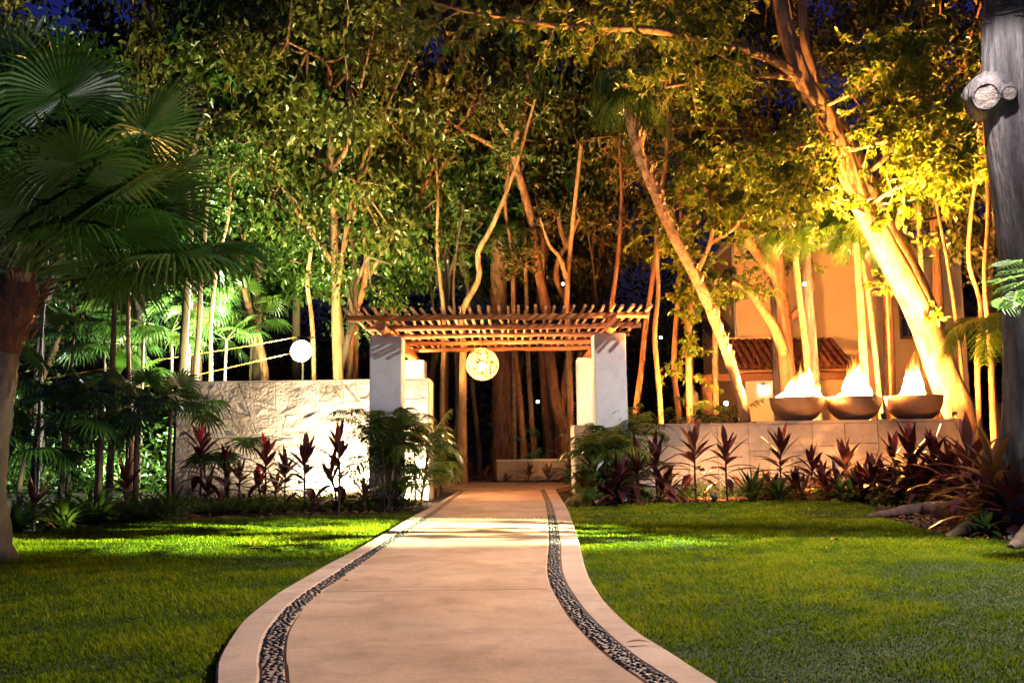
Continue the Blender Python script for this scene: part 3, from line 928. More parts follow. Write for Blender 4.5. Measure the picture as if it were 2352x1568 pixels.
eye = (np.exp(-((np.abs(v[:, 0]) - .085) / .045) ** 2 - ((v[:, 2] - 2.52) / .04) ** 2)) * (v[:, 1] < 0); v[:, 1] += eye * .035
mb.build("bust", MT["statue"], sb, True)
mb = MB(); lathe(mb, [(.245, 2.56), (.25, 2.66), (.20, 2.79), (.11, 2.87), (.09, 2.92), (.10, 2.98), (.06, 3.04), (.001, 3.05)], 22); mb.v[-1][:, 1] = mb.v[-1][:, 1] * 1.1 + .03
mb.build("headdress", MT["statue"], sb, True)
for s_ in (-1, 1):
    mb = MB(); sphere(mb, (s_ * .235, .0, 2.45), (.03, .05, .11), 8, 6); mb.build("ear", MT["statue"], sb, True)

# low planter wall in the court
q0, q1 = gnd(1141, 1106, 0), gnd(1318, 1106, 0)
Yp = 30.6
pl = thing("planter_wall", "low pale planter wall in the court beyond the pergola", "wall", (at(1141, 1080, Yp)[0], Yp, 0))
pw = px(180, Yp); ph = at(1230, 1054, Yp)[2]
mb = MB(); bevel_box(mb, (0, 0, -.03), (pw, .25, ph - .06), .015); mb.build("wall_body", MT["stone_slab"], pl)
mb = MB(); bevel_box(mb, (-.02, -.03, ph - .057), (pw + .02, .28, ph), .012); mb.build("coping", MT["plaster"], pl)

# big floodlight behind the stone wall
FY = 26.0
fc = at(692, 806, FY)
fl = thing("floodlight", "dazzling white floodlight on a pole behind the stone wall", "floodlight", (fc[0], FY, 0))
mb = MB(); tube(mb, [(0, .22, -.05), (0, .22, 2), (0, .22, fc[2] + .42)], .03, 10)
tube(mb, [(-.32, .22, fc[2] + .4), (.0, .22, fc[2] + .41), (.34, .22, fc[2] + .4)], .03, 8); mb.build("pole", MT["dark_iron"], fl, True)
mb = MB(); lathe(mb, [(.001, .18), (.19, .17), (.29, .05), (.32, -.02), (.305, -.025)], 24)
mb.v[-1] = mb.v[-1][:, [0, 2, 1]] + (0, 0, fc[2]); mb.build("housing", MT["dark_iron"], fl, True)
mb = MB(); sphere(mb, (0, 0, fc[2]), (.30, .07, .30), 24, 10); mb.build("lens", MT["lamp_white"], fl, True)
s = lamp("SPOT", (fc[0], FY - .3, fc[2]), (.88, 1.0, .86), 9000, .2, (-13, 23.5, 4.5), 130, .5); s.parent = fl; s.location = (0, -.3, fc[2])

# two yellow guy cables, from the lamp pole down to the palm trunks on the left
for k, pts in enumerate(([(88, 872, 23.5), (380, 824, 25), (560, 796, 25.7), (690, 772, 26.2)], [(270, 899, 23.8), (430, 866, 24.8), (690, 806, 26.25)])):
    mb = MB(); tube(mb, spline([at(*p) for p in pts], 24), .010, 5)
    tag(mb.build("guy_cable", MT["cable"]), ("upper" if k == 0 else "lower") + " yellow cable running down left from the floodlight pole", "cable", "yellow cables")

# ================================================================== PLANT BUILDERS
def frame(d, roll=0.0):
    d = np.asarray(d, float); d = d / np.linalg.norm(d)
    s = np.cross(d, [0, 0, 1.0])
    if np.linalg.norm(s) < .05: s = np.cross(d, [0, 1.0, 0])
    s /= np.linalg.norm(s); n = np.cross(s, d)
    c, k = math.cos(roll), math.sin(roll)
    return d, s * c + n * k, n * c - s * k


def fan_frond(mb, p0, yaw, pitch, Lp, Rb, rg, nseg=40, droop=.35, spread=150, tint=.5, petr=.014, sag=.25):
    """a palmate frond: long stalk, then pleated segments joined half way and hanging at their tips"""
    d0 = np.array([math.cos(yaw) * math.cos(pitch), math.sin(yaw) * math.cos(pitch), math.sin(pitch)])
    s = np.linspace(0, 1, 7)
    pp = np.array(p0) + d0 * Lp * s[:, None] + np.array([0, 0, -1]) * (sag * Lp * s[:, None] ** 2)
    tube(mb, pp, np.linspace(petr * 1.5, petr * .7, 7), 5, min(1, tint + .35))
    hub = pp[-1]
    d = pp[-1] - pp[-2]; d /= np.linalg.norm(d)
    d, sd, nm = frame(d, rg.normal(0, .25))
    ph = np.radians(np.linspace(-spread, spread, nseg))
    dphi = ph[1] - ph[0]
    rr = np.array([.04, .22, .42, .60, .78, .92, 1.0])
    V = np.zeros((nseg, len(rr), 3, 3))
    for i, a in enumerate(ph):
        ln = Rb * (1 - .28 * (abs(a) / math.radians(spread)) ** 2) * rg.uniform(.93, 1.05)
        dk = math.cos(a) * d + math.sin(a) * sd
        tk = -math.sin(a) * d + math.cos(a) * sd
        r = rr * ln
        w = np.where(rr <= .5, r * math.tan(dphi / 2) * 1.02, 0)
        w0 = .5 * ln * math.tan(dphi / 2)
        w = np.where(rr > .5, w0 * np.clip((1 - rr) / .5, 0.03, 1) ** .8, w)
        c = hub + dk * r[:, None]
        dr = droop * rg.uniform(.6, 1.5)
        fall = np.clip((rr - .45) / .55, 0, 1) ** 1.6 * dr * ln
        # costal fold of the blade: outer segments dip
        c = c - nm * (abs(math.sin(a)) * .10 * r)[:, None]
        c = c - dk * (fall * .35)[:, None]; c[:, 2] -= fall
        h = w * .55
        V[i, :, 0] = c - tk * w[:, None] - nm * h[:, None]
        V[i, :, 1] = c
        V[i, :, 2] = c + tk * w[:, None] - nm * h[:, None]
    m = len(rr)
    i = np.arange(nseg)[:, None, None] * (m * 3); j = np.arange(m - 1)[None, :, None] * 3; k = np.arange(2)[None, None, :]
    b = i + j + k
    q = np.stack([b, b + 1, b + 4, b + 3], -1).reshape(-1, 4)
    t = np.clip(tint + rg.normal(0, .08, nseg), 0, 1)
    mb.add(V.reshape(-1, 3), q, np.repeat(t, m * 3))
    return hub


def pinnate_frond(mb, p0, yaw, pitch, L, rg, npair=24, ll=.42, lw=.018, sag=.55, tint=.5, droop=.5, rad=.012):
    """a feather frond: arching midrib with hanging leaflets on both sides"""
    d0 = np.array([math.cos(yaw) * math.cos(pitch), math.sin(yaw) * math.cos(pitch), math.sin(pitch)])
    n = 14; s = np.linspace(0, 1, n)
    p = np.array(p0) + d0 * L * s[:, None]; p[:, 2] -= sag * L * s ** 2.2
    h = d0 * (1, 1, 0); p = p - h * (sag * .25 * L * s[:, None] ** 2.5)
    tube(mb, p, np.linspace(rad, rad * .25, n), 5, min(1, tint + .3))
    ss = np.linspace(.16, .985, npair)
    P = np.stack([np.interp(ss, s, p[:, c]) for c in range(3)], 1)
    T = np.stack([np.interp(ss, s, np.gradient(p[:, c])) for c in range(3)], 1); T /= np.linalg.norm(T, axis=1)[:, None]
    for side in (-1, 1):
        S = np.cross(T, [0, 0, 1.0]); S /= np.linalg.norm(S, axis=1)[:, None] + 1e-6
        D = S * side * .85 + T * .62 + rg.normal(0, .06, (npair, 3)); D[:, 2] += .12
        D /= np.linalg.norm(D, axis=1)[:, None]
        ln = ll * np.sin(np.clip(ss * 1.02, 0, 1) * PI * .86 + .28) ** .7 * rg.uniform(.9, 1.1, npair)
        tt = np.array([0, .3, .65, 1.0])
        Wn = np.cross(D, T); Wn /= np.linalg.norm(Wn, axis=1)[:, None]
        wv = np.cross(D, Wn)
        prof = np.array([.45, 1, .75, .05]) * lw
        V = np.zeros((npair, 4, 2, 3))
        for k, t in enumerate(tt):
            c = P + D * (ln * t)[:, None]; c[:, 2] -= droop * ln * t ** 2
            V[:, k, 0] = c - wv * prof[k]; V[:, k, 1] = c + wv * prof[k]
        b = np.arange(npair)[:, None] * 8 + np.arange(3)[None, :] * 2
        q = np.stack([b, b + 1, b + 3, b + 2], -1).reshape(-1, 4)
        mb.add(V.reshape(-1, 3), q, np.repeat(np.clip(tint + rg.normal(0, .12, npair), 0, 1), 8))


def leaf_blade(L, W, arch, name, mat, fold=.25, base=.14, tint=.5, wave=0):
    """a lance-shaped leaf that grows along +X from the origin and arches down"""
    s = np.array([0, .12, .3, .5, .7, .86, 1.0])
    w = np.array([base, .45, .85, 1.0, .8, .42, .03]) * W
    x = L * (s - arch * .28 * s ** 2.4); z = -arch * L * .75 * s ** 2.1
    V = []
    for i in range(7):
        V += [(x[i], -w[i], z[i] + fold * w[i] + wave * math.sin(i * 2) * w[i]), (x[i], 0, z[i]), (x[i], w[i], z[i] + fold * w[i] - wave * math.sin(i * 2) * w[i])]
    f = []
    for i in range(6):
        a = i * 3
        f += [(a, a + 1, a + 4, a + 3), (a + 1, a + 2, a + 5, a + 4)]
    mb = MB(); mb.add(V, f, tint)
    return mb.mesh(name, mat, True)


MAR = [[leaf_blade(.60, .066, a, "leaf", MT["maroon"], tint=t) for t in (.2, .5, .85)] for a in (.03, .18, .38, .62)]
BRZ = [[leaf_blade(.58, .055, a, "leaf", MT["bronze"], tint=t) for t in (.2, .5, .9)] for a in (.03, .18, .38, .62)]
GRN = [[leaf_blade(.50, .075, a, "leaf", MT["broadgreen"], tint=t) for t in (.2, .5, .9)] for a in (.03, .18, .38, .62)]
PNK = leaf_blade(.50, .058, .04, "young_leaf", MT["pinkleaf"], tint=.5)
prng = random.Random(5)


def cordyline(u, vtop, vbase, label, kind=MAR, nl=20, heads=1, pink=False, ls=1.0, lean=0.0, dY=0.0, group="cordylines in the beds", cat="cordyline", name="cordyline_plant", low=.35):
    g = gnd(u, vbase); g[1] += dY
    top = at(u, vtop, g[1])
    H = max(.35, top[2])
    ls = ls * 1.18
    L = .5 * ls
    t = thing(name, label, cat, (g[0], g[1], -.02), prng.uniform(0, 6), group)
    hd = [(lean * H, 0, H - L * .75)]
    for k in range(heads - 1):
        a = prng.uniform(0, 6.28)
        hd.append((.18 * math.cos(a), .18 * math.sin(a), max(.2, (H - L) * prng.uniform(.3, .7))))
    for k, hp in enumerate(hd):
        hp = np.array(hp); hp[2] = max(.12, hp[2])
        b = np.array([prng.uniform(-.03, .03), prng.uniform(-.03, .03), 0])
        mb = MB(); sp = spline([b, b + (hp - b) * .5 + (prng.uniform(-.03, .03), prng.uniform(-.03, .03), 0), hp + (0, 0, .06)], 7)
        tube(mb, sp, np.linspace(.022, .015, 7), 6); mb.build("stem", MT["bark_dark"], t, True)
        n = nl if k == 0 else int(nl * .65)
        span = min(hp[2] * .6, .75 * ls)
        for i in range(n):
            f = i / (n - 1)
            pitch = 0.05 + 1.3 * f ** 1.2 + prng.uniform(-.14, .14)
            arch = 0 if f > .85 else (1 if f > .55 else (2 if f > .15 else 3))
            yaw = i * 2.399 + prng.uniform(-.25, .25)
            me = kind[arch][prng.randrange(3)]
            sc_ = ls * prng.uniform(.78, 1.12) * (.72 + .28 * math.sin(min(1, f + .25) * PI))
            z = hp[2] - span * (1 - f)
            if f > .86 and pink:
                me = PNK
            q = hp * 0; idx = (z - 0) / max(hp[2], .01)
            q = spline(sp, 20)[min(19, max(0, int(idx * 19)))]
            link("leaf" if me is not PNK else "young_leaf", me, t, (q[0], q[1], z), (0, -pitch, yaw), sc_)
    return t


def strap_bush(u, vtop, vbase, label, mat, n=26, name="strap_leaf_plant", cat="shrub", group="low green plants in the beds", w=.03, dY=0.0):
    g = gnd(u, vbase); g[1] += dY
    H = max(.25, at(u, vtop, g[1])[2])
    t = thing(name, label, cat, (g[0], g[1], -.02), prng.uniform(0, 6), group)
    for k in range(3):
        pass
    ms = [leaf_blade(H * 1.25, w * (1 + .2 * k), .25 + .25 * k, "leaf", mat, tint=.3 + .25 * k) for k in range(3)]
    for i in range(n):
        f = i / n
        link("leaf", ms[prng.randrange(3)], t, (prng.uniform(-.06, .06), prng.uniform(-.06, .06), 0), (0, -(1.45 - 1.0 * (1 - f) * prng.uniform(.5, 1)), i * 2.399), prng.uniform(.7, 1.05))
    return t


def areca(loc, H, nst, nfr, label, seed, spread=.35, L=1.0, group="clumping palms beside the posts", mat="arecaleaf"):
    rg = np.random.default_rng(seed)
    t = thing("areca_palm", label, "palm", loc, 0, group)
    for s_ in range(nst):
        a = rg.uniform(0, 2 * PI); r = rg.uniform(.03, .12)
        h = H * (rg.uniform(.4, .62) if s_ < nst * .6 else rg.uniform(.08, .3))
        b = np.array([r * math.cos(a), r * math.sin(a), -.02]); tp = b + np.array([spread * .5 * math.cos(a) * h, spread * .5 * math.sin(a) * h, h])
        mb = MB(); tube(mb, spline([b, (b + tp) / 2 + (.02, 0, 0), tp], 6), np.linspace(.022, .015, 6), 6); mb.build("stem", MT["palm_bark"], t, True)
        for i in range(nfr):
            mb = MB()
            pinnate_frond(mb, tp, a + i * 2.4 + rg.normal(0, .2), rg.uniform(.35, 1.3), L * rg.uniform(.75, 1.25), rg, 17, .42, .0145, rg.uniform(.3, .7), rg.uniform(.2, .8), .6, .008)
            mb.build("frond", MT[mat], t)
    return t


def trunk_mesh(pts, r0, r1, n=10, m=28, rough=.05, rg=None, flare=0.0):
    rg = rg or rng
    p = spline(pts, m)
    s = np.linspace(0, 1, m)
    r = r0 + (r1 - r0) * s
    r = r * (1 + flare * np.exp(-s * 14))
    mb = MB(); tube(mb, p, r, n, rough=rough, rng=rg)
    return mb


def twig_leaves(mb_w, mb_l, start, d, L, rg, r=.02, nleaf=16, ll=.16, lw=.035, droop=.4, six=True, sub=1, tint0=.5):
    """a twig with leaves set along it"""
    d = np.asarray(d, float); d /= np.linalg.norm(d)
    n = 6; s = np.linspace(0, 1, n)
    side = rg.normal(0, .22, 3)
    p = np.array(start) + d * L * s[:, None] + side * L * (s[:, None] ** 2) * .6
    p[:, 2] -= .10 * L * s ** 2
    tube(mb_w, p, np.linspace(r, r * .3, n), 4, cap=False)
    k = nleaf
    t = rg.uniform(.2, 1.02, k)
    P = np.stack([np.interp(t, s, p[:, c]) for c in range(3)], 1)
    D = rg.normal(0, 1, (k, 3)); D[:, 2] -= droop; D += d * .6
    Nn = rg.normal(0, .55, (k, 3)) + (0, 0, 1.0)
    leaves(mb_l, P, D, Nn, ll * rg.uniform(.65, 1.2, k), lw * rg.uniform(.8, 1.15, k), np.clip(tint0 + rg.normal(0, .22, k), 0, 1), six)
    if sub > 0:
        for q in range(rg.integers(2, 4)):
            tq = rg.uniform(.25, .9); b = np.array([np.interp(tq, s, p[:, c]) for c in range(3)])
            dd = d + rg.normal(0, .75, 3); dd[2] *= .6
            twig_leaves(mb_w, mb_l, b, dd, L * rg.uniform(.45, .75), rg, r * .6, nleaf, ll, lw, droop, six, sub - 1, tint0)
    return p[-1]


# ------------------------------------------------------------------ generic background trees
def crown_tree(seed, H, cr, ch, trunk_r, bark, leafmat, name, nclump=120, per=85, ll=.20, lw=.058, wob=.5, low=.45):
    rg = np.random.default_rng(seed)
    root = link(name, None)
    tr = [np.array([0, 0, -.1]), np.array([rg.normal(0, wob * .3), rg.normal(0, .2), H * .25]), np.array([rg.normal(0, wob * .6), rg.normal(0, .3), H * .5]), np.array([rg.normal(0, wob), rg.normal(0, .4), H * .78])]
    mbw = trunk_mesh(tr, trunk_r, trunk_r * .4, 9, 22, .04, rg, .5)
    tp = spline(tr, 40)
    mbl = MB()
    cc = np.array([tr[-1][0] * .8, tr[-1][1] * .8, H - ch])
    k = 0
    ends = []
    for i in range(9):
        a = i * 2.4 + rg.normal(0, .3); e = rg.uniform(-.35, .95)
        end = cc + np.array([cr * math.cos(a) * math.cos(e), cr * math.sin(a) * math.cos(e), ch * math.sin(e)]) * rg.uniform(.6, .85)
        b = tp[int(rg.uniform(low, .97) * 39)]
        mid = (b + end) / 2 + rg.normal(0, .3, 3) + (0, 0, .15)
        limb = spline([b, mid, end], 12)
        tube(mbw, limb, np.linspace(trunk_r * .42, trunk_r * .12, 12), 6)
        ends += [limb[5], limb[8], limb[11]]
    C_ = []
    for i in range(nclump):
        dv = rg.normal(size=3); dv /= np.linalg.norm(dv)
        rr = rg.uniform(.45, 1.0) ** .6
        lump = 1 + .22 * math.sin(dv[0] * 5 + seed) + .18 * math.sin(dv[2] * 6 + seed * 2 + dv[1] * 4)
        C_.append(cc + dv * (cr, cr, ch) * rr * lump)
    C_ = np.array(C_)
    E = np.array(ends)
    for c in C_[::2]:
        e = E[np.argmin(np.linalg.norm(E - c, axis=1))]
        tube(mbw, spline([e, (e + c) / 2 + rg.normal(0, .12, 3), c], 5), np.linspace(.04, .012, 5), 4, cap=False)
    P = np.repeat(C_, per, 0) + rg.normal(0, 1, (len(C_) * per, 3)) * (.32, .32, .17)
    D = rg.normal(0, 1, P.shape); D[:, 2] -= .35
    Nn = rg.normal(0, .6, P.shape) + (0, 0, 1.0)
    tn = np.repeat(rg.normal(.42, .22, len(C_)), per) + rg.normal(0, .15, len(P))
    cs = np.repeat(rg.uniform(.65, 1.25, len(C_)), per)
    leaves(mbl, P, D, Nn, ll * cs * rg.uniform(.65, 1.25, len(P)), lw * cs * rg.uniform(.8, 1.2, len(P)), np.clip(tn, 0, 1))
    mbw.build("trunk", MT[bark], root, True)
    mbl.build("crown", MT[leafmat], root)
    return root

# ================================================================== BACKGROUND TREES
protos = [crown_tree(101, 9.5, 2.9, 2.7, .17, "bark_dark", "canopy", "broadleaf_tree"),
          crown_tree(102, 9.5, 2.7, 2.9, .15, "bark_red", "canopy", "broadleaf_tree"),
          crown_tree(103, 9.5, 3.0, 2.4, .16, "bark_red", "canopy_brown", "broadleaf_tree"),
          crown_tree(104, 9.5, 2.6, 2.6, .14, "bark_dark", "canopy_brown", "broadleaf_tree")]
# (u, v) of the crown's centre, depth, prototype, scale of the crown, label
BG = [
    (610, 120, 28.0, 0, 1.05, "dense dark tree above the fan palm's right hand fronds, at the top of the photo"),
    (590, 390, 27.8, 1, .95, "glossy leaved tree whose crown starts where the fan palm's frond tips end"),
    (800, 250, 27.0, 2, 1.0, "dark broadleaf tree standing tall behind the floodlight"),
    (800, 490, 28.5, 0, .82, "low leafy tree lit from below right behind the floodlight"),
    (1010, 190, 33.0, 3, 1.15, "olive leaved tree rising behind the left end of the pergola roof"),
    (1010, 470, 33.0, 0, .95, "low dark tree just above the left half of the pergola roof"),
    (1160, 300, 35, 1, 1.2, "dark tree behind the forked orange trunk above the pergola"),
    (1330, 190, 34.5, 2, 1.15, "brownish tree behind the shaggy palm's dark head"),
    (1370, 440, 33.5, 3, 1.05, "olive tree between the forked orange trunk and the peeling palm trunk"),
    (1200, 560, 36.0, 0, 1.0, "shaded tree far behind the middle of the pergola roof"),
    (480, 60, 29.0, 2, 1.0, "dark tree high behind the fan palm's head"),
    (330, 330, 30.0, 0, 1.1, "dark tree mostly hidden behind the fan palm's fronds"),
    (130, 250, 29.0, 3, 1.1, "dark tree behind the fan palm at the photo's left edge"),
    (120, 560, 31.0, 1, .95, "small leaved pale lit tree close behind the fan palm's trunk"),
    (1560, 120, 31.0, 3, 1.05, "olive tree behind the long bare limb right of the shaggy palm"),
    (1760, 160, 33.0, 2, 1.0, "thin leaved tree behind the upper part of the leaning trunks"),
    (2090, 130, 27.0, 2, 1.0, "amber lit tree top right of the leaning trunks"),
    (2250, 330, 26.0, 3, .9, "amber lit tree directly left of the big grey trunk"),
    (700, -60, 30.0, 3, 1.0, "dark crown cut by the photo's top edge left of the sky gap"),
    (1250, -40, 33.0, 0, 1.05, "dark crown cut by the photo's top edge right of the sky gap"),
    (300, 620, 33.0, 2, .8, "low tree behind the slim palm trunks on the left"),
]
for i, (u, v, Y, pk, s, lab) in enumerate(BG):
    c = at(u, v, Y)
    base = protos[pk]
    # the crown's centre sits 6.8 m up at scale 1: stretch the stem so that the crown comes where it belongs
    zc = max(3.2, c[2])
    sz = s
    o = copy_tree(base, (c[0], c[1], 0), prng.uniform(0, 6.28), None)
    st = zc / (9.5 - 2.6)
    o.scale = (s, s, st if st < s * 1.5 else s * 1.5)
    if st > s * 1.5:
        o.location.z = 0
        o.scale = (s * 1.12, s * 1.12, st)
    tag(o, lab, "tree", "broadleaf trees behind the garden")
for p in protos:
    for ch in list(p.children): bpy.data.objects.remove(ch)
    bpy.data.objects.remove(p)

# far wood and undergrowth that read as one mass
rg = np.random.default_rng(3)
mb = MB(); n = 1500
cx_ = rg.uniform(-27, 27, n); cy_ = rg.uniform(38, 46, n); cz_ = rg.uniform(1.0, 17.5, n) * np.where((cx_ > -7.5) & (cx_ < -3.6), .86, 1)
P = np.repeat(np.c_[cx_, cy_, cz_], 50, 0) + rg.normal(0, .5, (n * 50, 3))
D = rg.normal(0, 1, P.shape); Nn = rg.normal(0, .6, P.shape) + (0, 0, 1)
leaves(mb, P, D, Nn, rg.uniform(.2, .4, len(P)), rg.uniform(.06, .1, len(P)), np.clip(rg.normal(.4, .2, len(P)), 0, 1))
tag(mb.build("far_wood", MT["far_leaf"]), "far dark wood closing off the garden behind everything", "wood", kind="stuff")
mb = MB(); n = 520
cx_ = np.concatenate([rg.uniform(-24, -3.2, 380), rg.uniform(-3.2, 4.5, 60), rg.uniform(4.5, 22, 80)])
cy_ = np.concatenate([rg.uniform(24.5, 36, 380), rg.uniform(35, 38, 60), rg.uniform(34.5, 37, 80)])
cz_ = np.abs(rg.normal(0, .9, n)) + .15
cz_[:380] = np.abs(rg.normal(0, .75, 380)) * np.where(cy_[:380] > 29, 1.8, 1) + .15
P = np.repeat(np.c_[cx_, cy_, cz_], 70, 0) + rg.normal(0, 1, (n * 70, 3)) * (.4, .4, .28); P[:, 2] = np.abs(P[:, 2])
D = rg.normal(0, 1, P.shape); D[:, 2] += .3; Nn = rg.normal(0, .6, P.shape) + (0, 0, 1)
leaves(mb, P, D, Nn, rg.uniform(.12, .28, len(P)), rg.uniform(.03, .06, len(P)), np.clip(rg.normal(.5, .2, len(P)), 0, 1))
tag(mb.build("undergrowth", MT["canopy"]), "tangled undergrowth between the trunks behind the walls", "undergrowth", kind="stuff")


def trunk_tree(paths, label, bark, name="bare_trunk_tree", group=None, leafmat=None, twigs=None, n=12, rough=.03, seed=0, cat="tree", flare=.25):
    """a tree from limbs given as lists of (u, v, depth) with a start and an end radius in picture units"""
    rg = np.random.default_rng(900 + seed)
    b = at(*paths[0][0][0]); 
    t = thing(name, label, cat, (b[0], b[1], 0), 0, group)
    o = np.array([b[0], b[1], 0.0])
    mbl, mbt = MB(), MB()
    for k, (pts, r0, r1) in enumerate(paths):
        w = np.array([at(*p) for p in pts]) - o
        if k == 0:
            w = np.vstack([[w[0][0], w[0][1], -.1], w]) if w[0][2] > .25 else w
            w[0][2] = -.1
        Y0, Y1 = pts[0][2], pts[-1][2]
        mb = trunk_mesh(w, px(r0, Y0), px(r1, Y1), n if k == 0 else 9, 40 if k == 0 else 26, rough, rg, flare if k == 0 else 0)
        mb.build("trunk" if k == 0 else "limb", MT[bark], t, True)
        if twigs:
            tw = twigs
            cnt = tw.get("n", 8) if k or tw.get("all") else tw.get("n0", 0)
            sp = spline(w, 60)
            for q in range(cnt):
                i = int(rg.uniform(tw.get("from", .35), 1.0) * 59)
                tn = sp[min(59, i + 1)] - sp[max(0, i - 1)]; tn /= np.linalg.norm(tn) + 1e-9
                d = rg.normal(0, 1, 3) * (1, 1, .7) + tn * .5 + (0, 0, tw.get("up", .2))
                twig_leaves(mbt, mbl, sp[i], d, rg.uniform(*tw.get("L", (.6, 1.3))), rg, .016, tw.get("leaf", 10), tw.get("ll", .17), tw.get("lw", .036), tw.get("droop", .7), True, tw.get("sub", 1), tw.get("tint", .5))
    if twigs and mbl.n:
        tag(mbt.build("twigs", MT[bark], t), kind="stuff")
        tag(mbl.build("crown", MT[leafmat], t), kind=None)
    return t


# the two big leaning trunks right of the bowls
trunk_tree([
    ([(2225, 1000, 22.6), (2165, 860, 22.5), (2120, 740, 22.4), (2050, 600, 22.2), (1985, 480, 22), (1930, 350, 21.8), (1880, 240, 21.6), (1842, 180, 21.5), (1805, 60, 21.3), (1780, -80, 21)], 38, 17),
    ([(1845, 188, 21.5), (1790, 145, 21), (1700, 112, 20), (1600, 92, 19), (1500, 70, 18), (1400, 65, 17), (1300, 62, 16.3), (1200, 48, 15.6), (1090, 30, 15), (990, 6, 14.6)], 13, 3.5),
    ([(1832, 180, 21.5), (1750, 172, 21), (1680, 178, 20.5), (1600, 188, 20), (1528, 200, 19.5)], 9, 4),
    ([(1700, 112, 20), (1620, 60, 19.4), (1540, 20, 19), (1460, -20, 18.6)], 7, 3),
    ([(1880, 250, 21.6), (1960, 210, 21), (2040, 160, 20.5), (2110, 90, 20)], 7, 3),
    ([(1930, 350, 21.8), (2010, 330, 21), (2090, 300, 20.5), (2170, 240, 20)], 6, 3),
    ([(2000, 500, 22), (1930, 465, 21.3), (1850, 430, 20.8), (1760, 440, 20.4)], 6, 2.5),
    ([(1985, 480, 22), (2060, 430, 21), (2150, 400, 20.2), (2240, 380, 19.6)], 6, 2.5),
], "thick leaning orange lit trunk with a long limb reaching left over the pergola", "bark_warm", "leaning_tree", None, "yellowleaf",
    dict(n=34, n0=4, leaf=13, ll=.20, lw=.05, L=(.5, 1.3), sub=1, tint=.5, **{"from": .3}), seed=1)
trunk_tree([
    ([(2205, 960, 23.2), (2150, 750, 23.2), (2085, 590, 23), (2035, 500, 23), (1990, 400, 22.8), (1950, 320, 22.8), (1890, 220, 22.6), (1850, 100, 22.5), (1840, -60, 22.4)], 21, 10),
    ([(2060, 540, 23), (2070, 470, 22.6), (2080, 400, 22.3), (2130, 310, 22)], 9, 4),
    ([(1990, 400, 22.8), (2040, 350, 22.4), (2060, 260, 22), (2040, 120, 21.5)], 8, 3),
    ([(1950, 320, 22.8), (1870, 330, 22), (1800, 350, 21.6), (1730, 370, 21.2)], 7, 3),
], "thinner leaning trunk just right of and behind the thick leaning one", "bark_warm", "leaning_tree", None, "yellowleaf",
    dict(n=36, n0=12, leaf=12, ll=.18, lw=.045, L=(.5, 1.2), sub=1, tint=.45, **{"from": .35}), seed=2)

# forked orange tree seen through and above the pergola
trunk_tree([
    ([(1300, 1010, 31.6), (1278, 930, 31.6), (1264, 830, 31.6), (1254, 710, 31.6), (1236, 620, 31.6), (1224, 525, 31.4), (1204, 440, 31.2), (1181, 355, 31.0), (1190, 290, 30.8), (1212, 215, 30.6), (1214, 140, 30.6)], 16, 6),
    ([(1182, 362, 31.0), (1100, 318, 30.6), (1050, 292, 30.2), (992, 248, 29.8)], 7, 3.5),
    ([(1050, 292, 30.2), (1072, 268, 30.0), (1082, 245, 29.9), (1102, 236, 29.8)], 4, 2.5),
    ([(1176, 318, 31.0), (1150, 285, 30.8), (1130, 270, 30.6)], 7, 5),
    ([(1235, 620, 31.6), (1212, 610, 31.2), (1195, 598, 31.0)], 5, 3),
], "forked orange barked tree rising above the middle of the pergola", "bark_red", "forked_tree", None, "canopy_brown",
    dict(n=18, n0=12, leaf=12, ll=.14, lw=.035, L=(.5, 1.1), sub=1, tint=.5, **{"from": .6}), seed=3)
trunk_tree([
    ([(1286, 1005, 32.2), (1290, 930, 32.2), (1304, 840, 32.2), (1316, 780, 32.2), (1312, 730, 32.1), (1300, 690, 32.1), (1278, 640, 32.0), (1285, 590, 31.9), (1305, 560, 31.8), (1320, 520, 31.6), (1342, 478, 31.4)], 12, 5),
    ([(1302, 566, 31.8), (1288, 525, 31.6), (1283, 488, 31.4)], 8, 5),
], "orange barked trunk that crosses behind the forked orange tree", "bark_red", "slim_tree", None, "canopy_brown", dict(n=8, n0=8, leaf=10, ll=.14, lw=.035, **{"from": .7}), seed=4)
trunk_tree([([(1398, 960, 27), (1396, 800, 27), (1403, 715, 27), (1416, 620, 27), (1425, 530, 27), (1428, 430, 26.8), (1424, 340, 26.6), (1430, 200, 26.4)], 8, 3)],
           "single reddish trunk above the right front post of the pergola", "bark_red", "slim_tree", None, "canopy_brown", dict(n=0, n0=12, leaf=10, ll=.14, lw=.035, **{"from": .6}), seed=5)
trunk_tree([([(1312, 1000, 30), (1306, 800, 30), (1302, 720, 30), (1304, 640, 30), (1311, 560, 30), (1320, 470, 29), (1335, 330, 28.6)], 9, 4), ([(1302, 640, 30), (1285, 590, 29.8), (1262, 562, 29.6), (1240, 500, 29.4)], 7, 2)],
           "pale trunk lit white by the small lamp beside it above the pergola", "bark_warm", "slim_tree", seed=6)
trunk_tree([([(1158, 1105, 33), (1154, 900, 33), (1148, 800, 33), (1146, 600, 33), (1150, 420, 33), (1140, 200, 33)], 27, 12)],
           "massive trunk seen through the pergola behind the planter wall", "bark_red", "old_tree", seed=7, rough=.05)
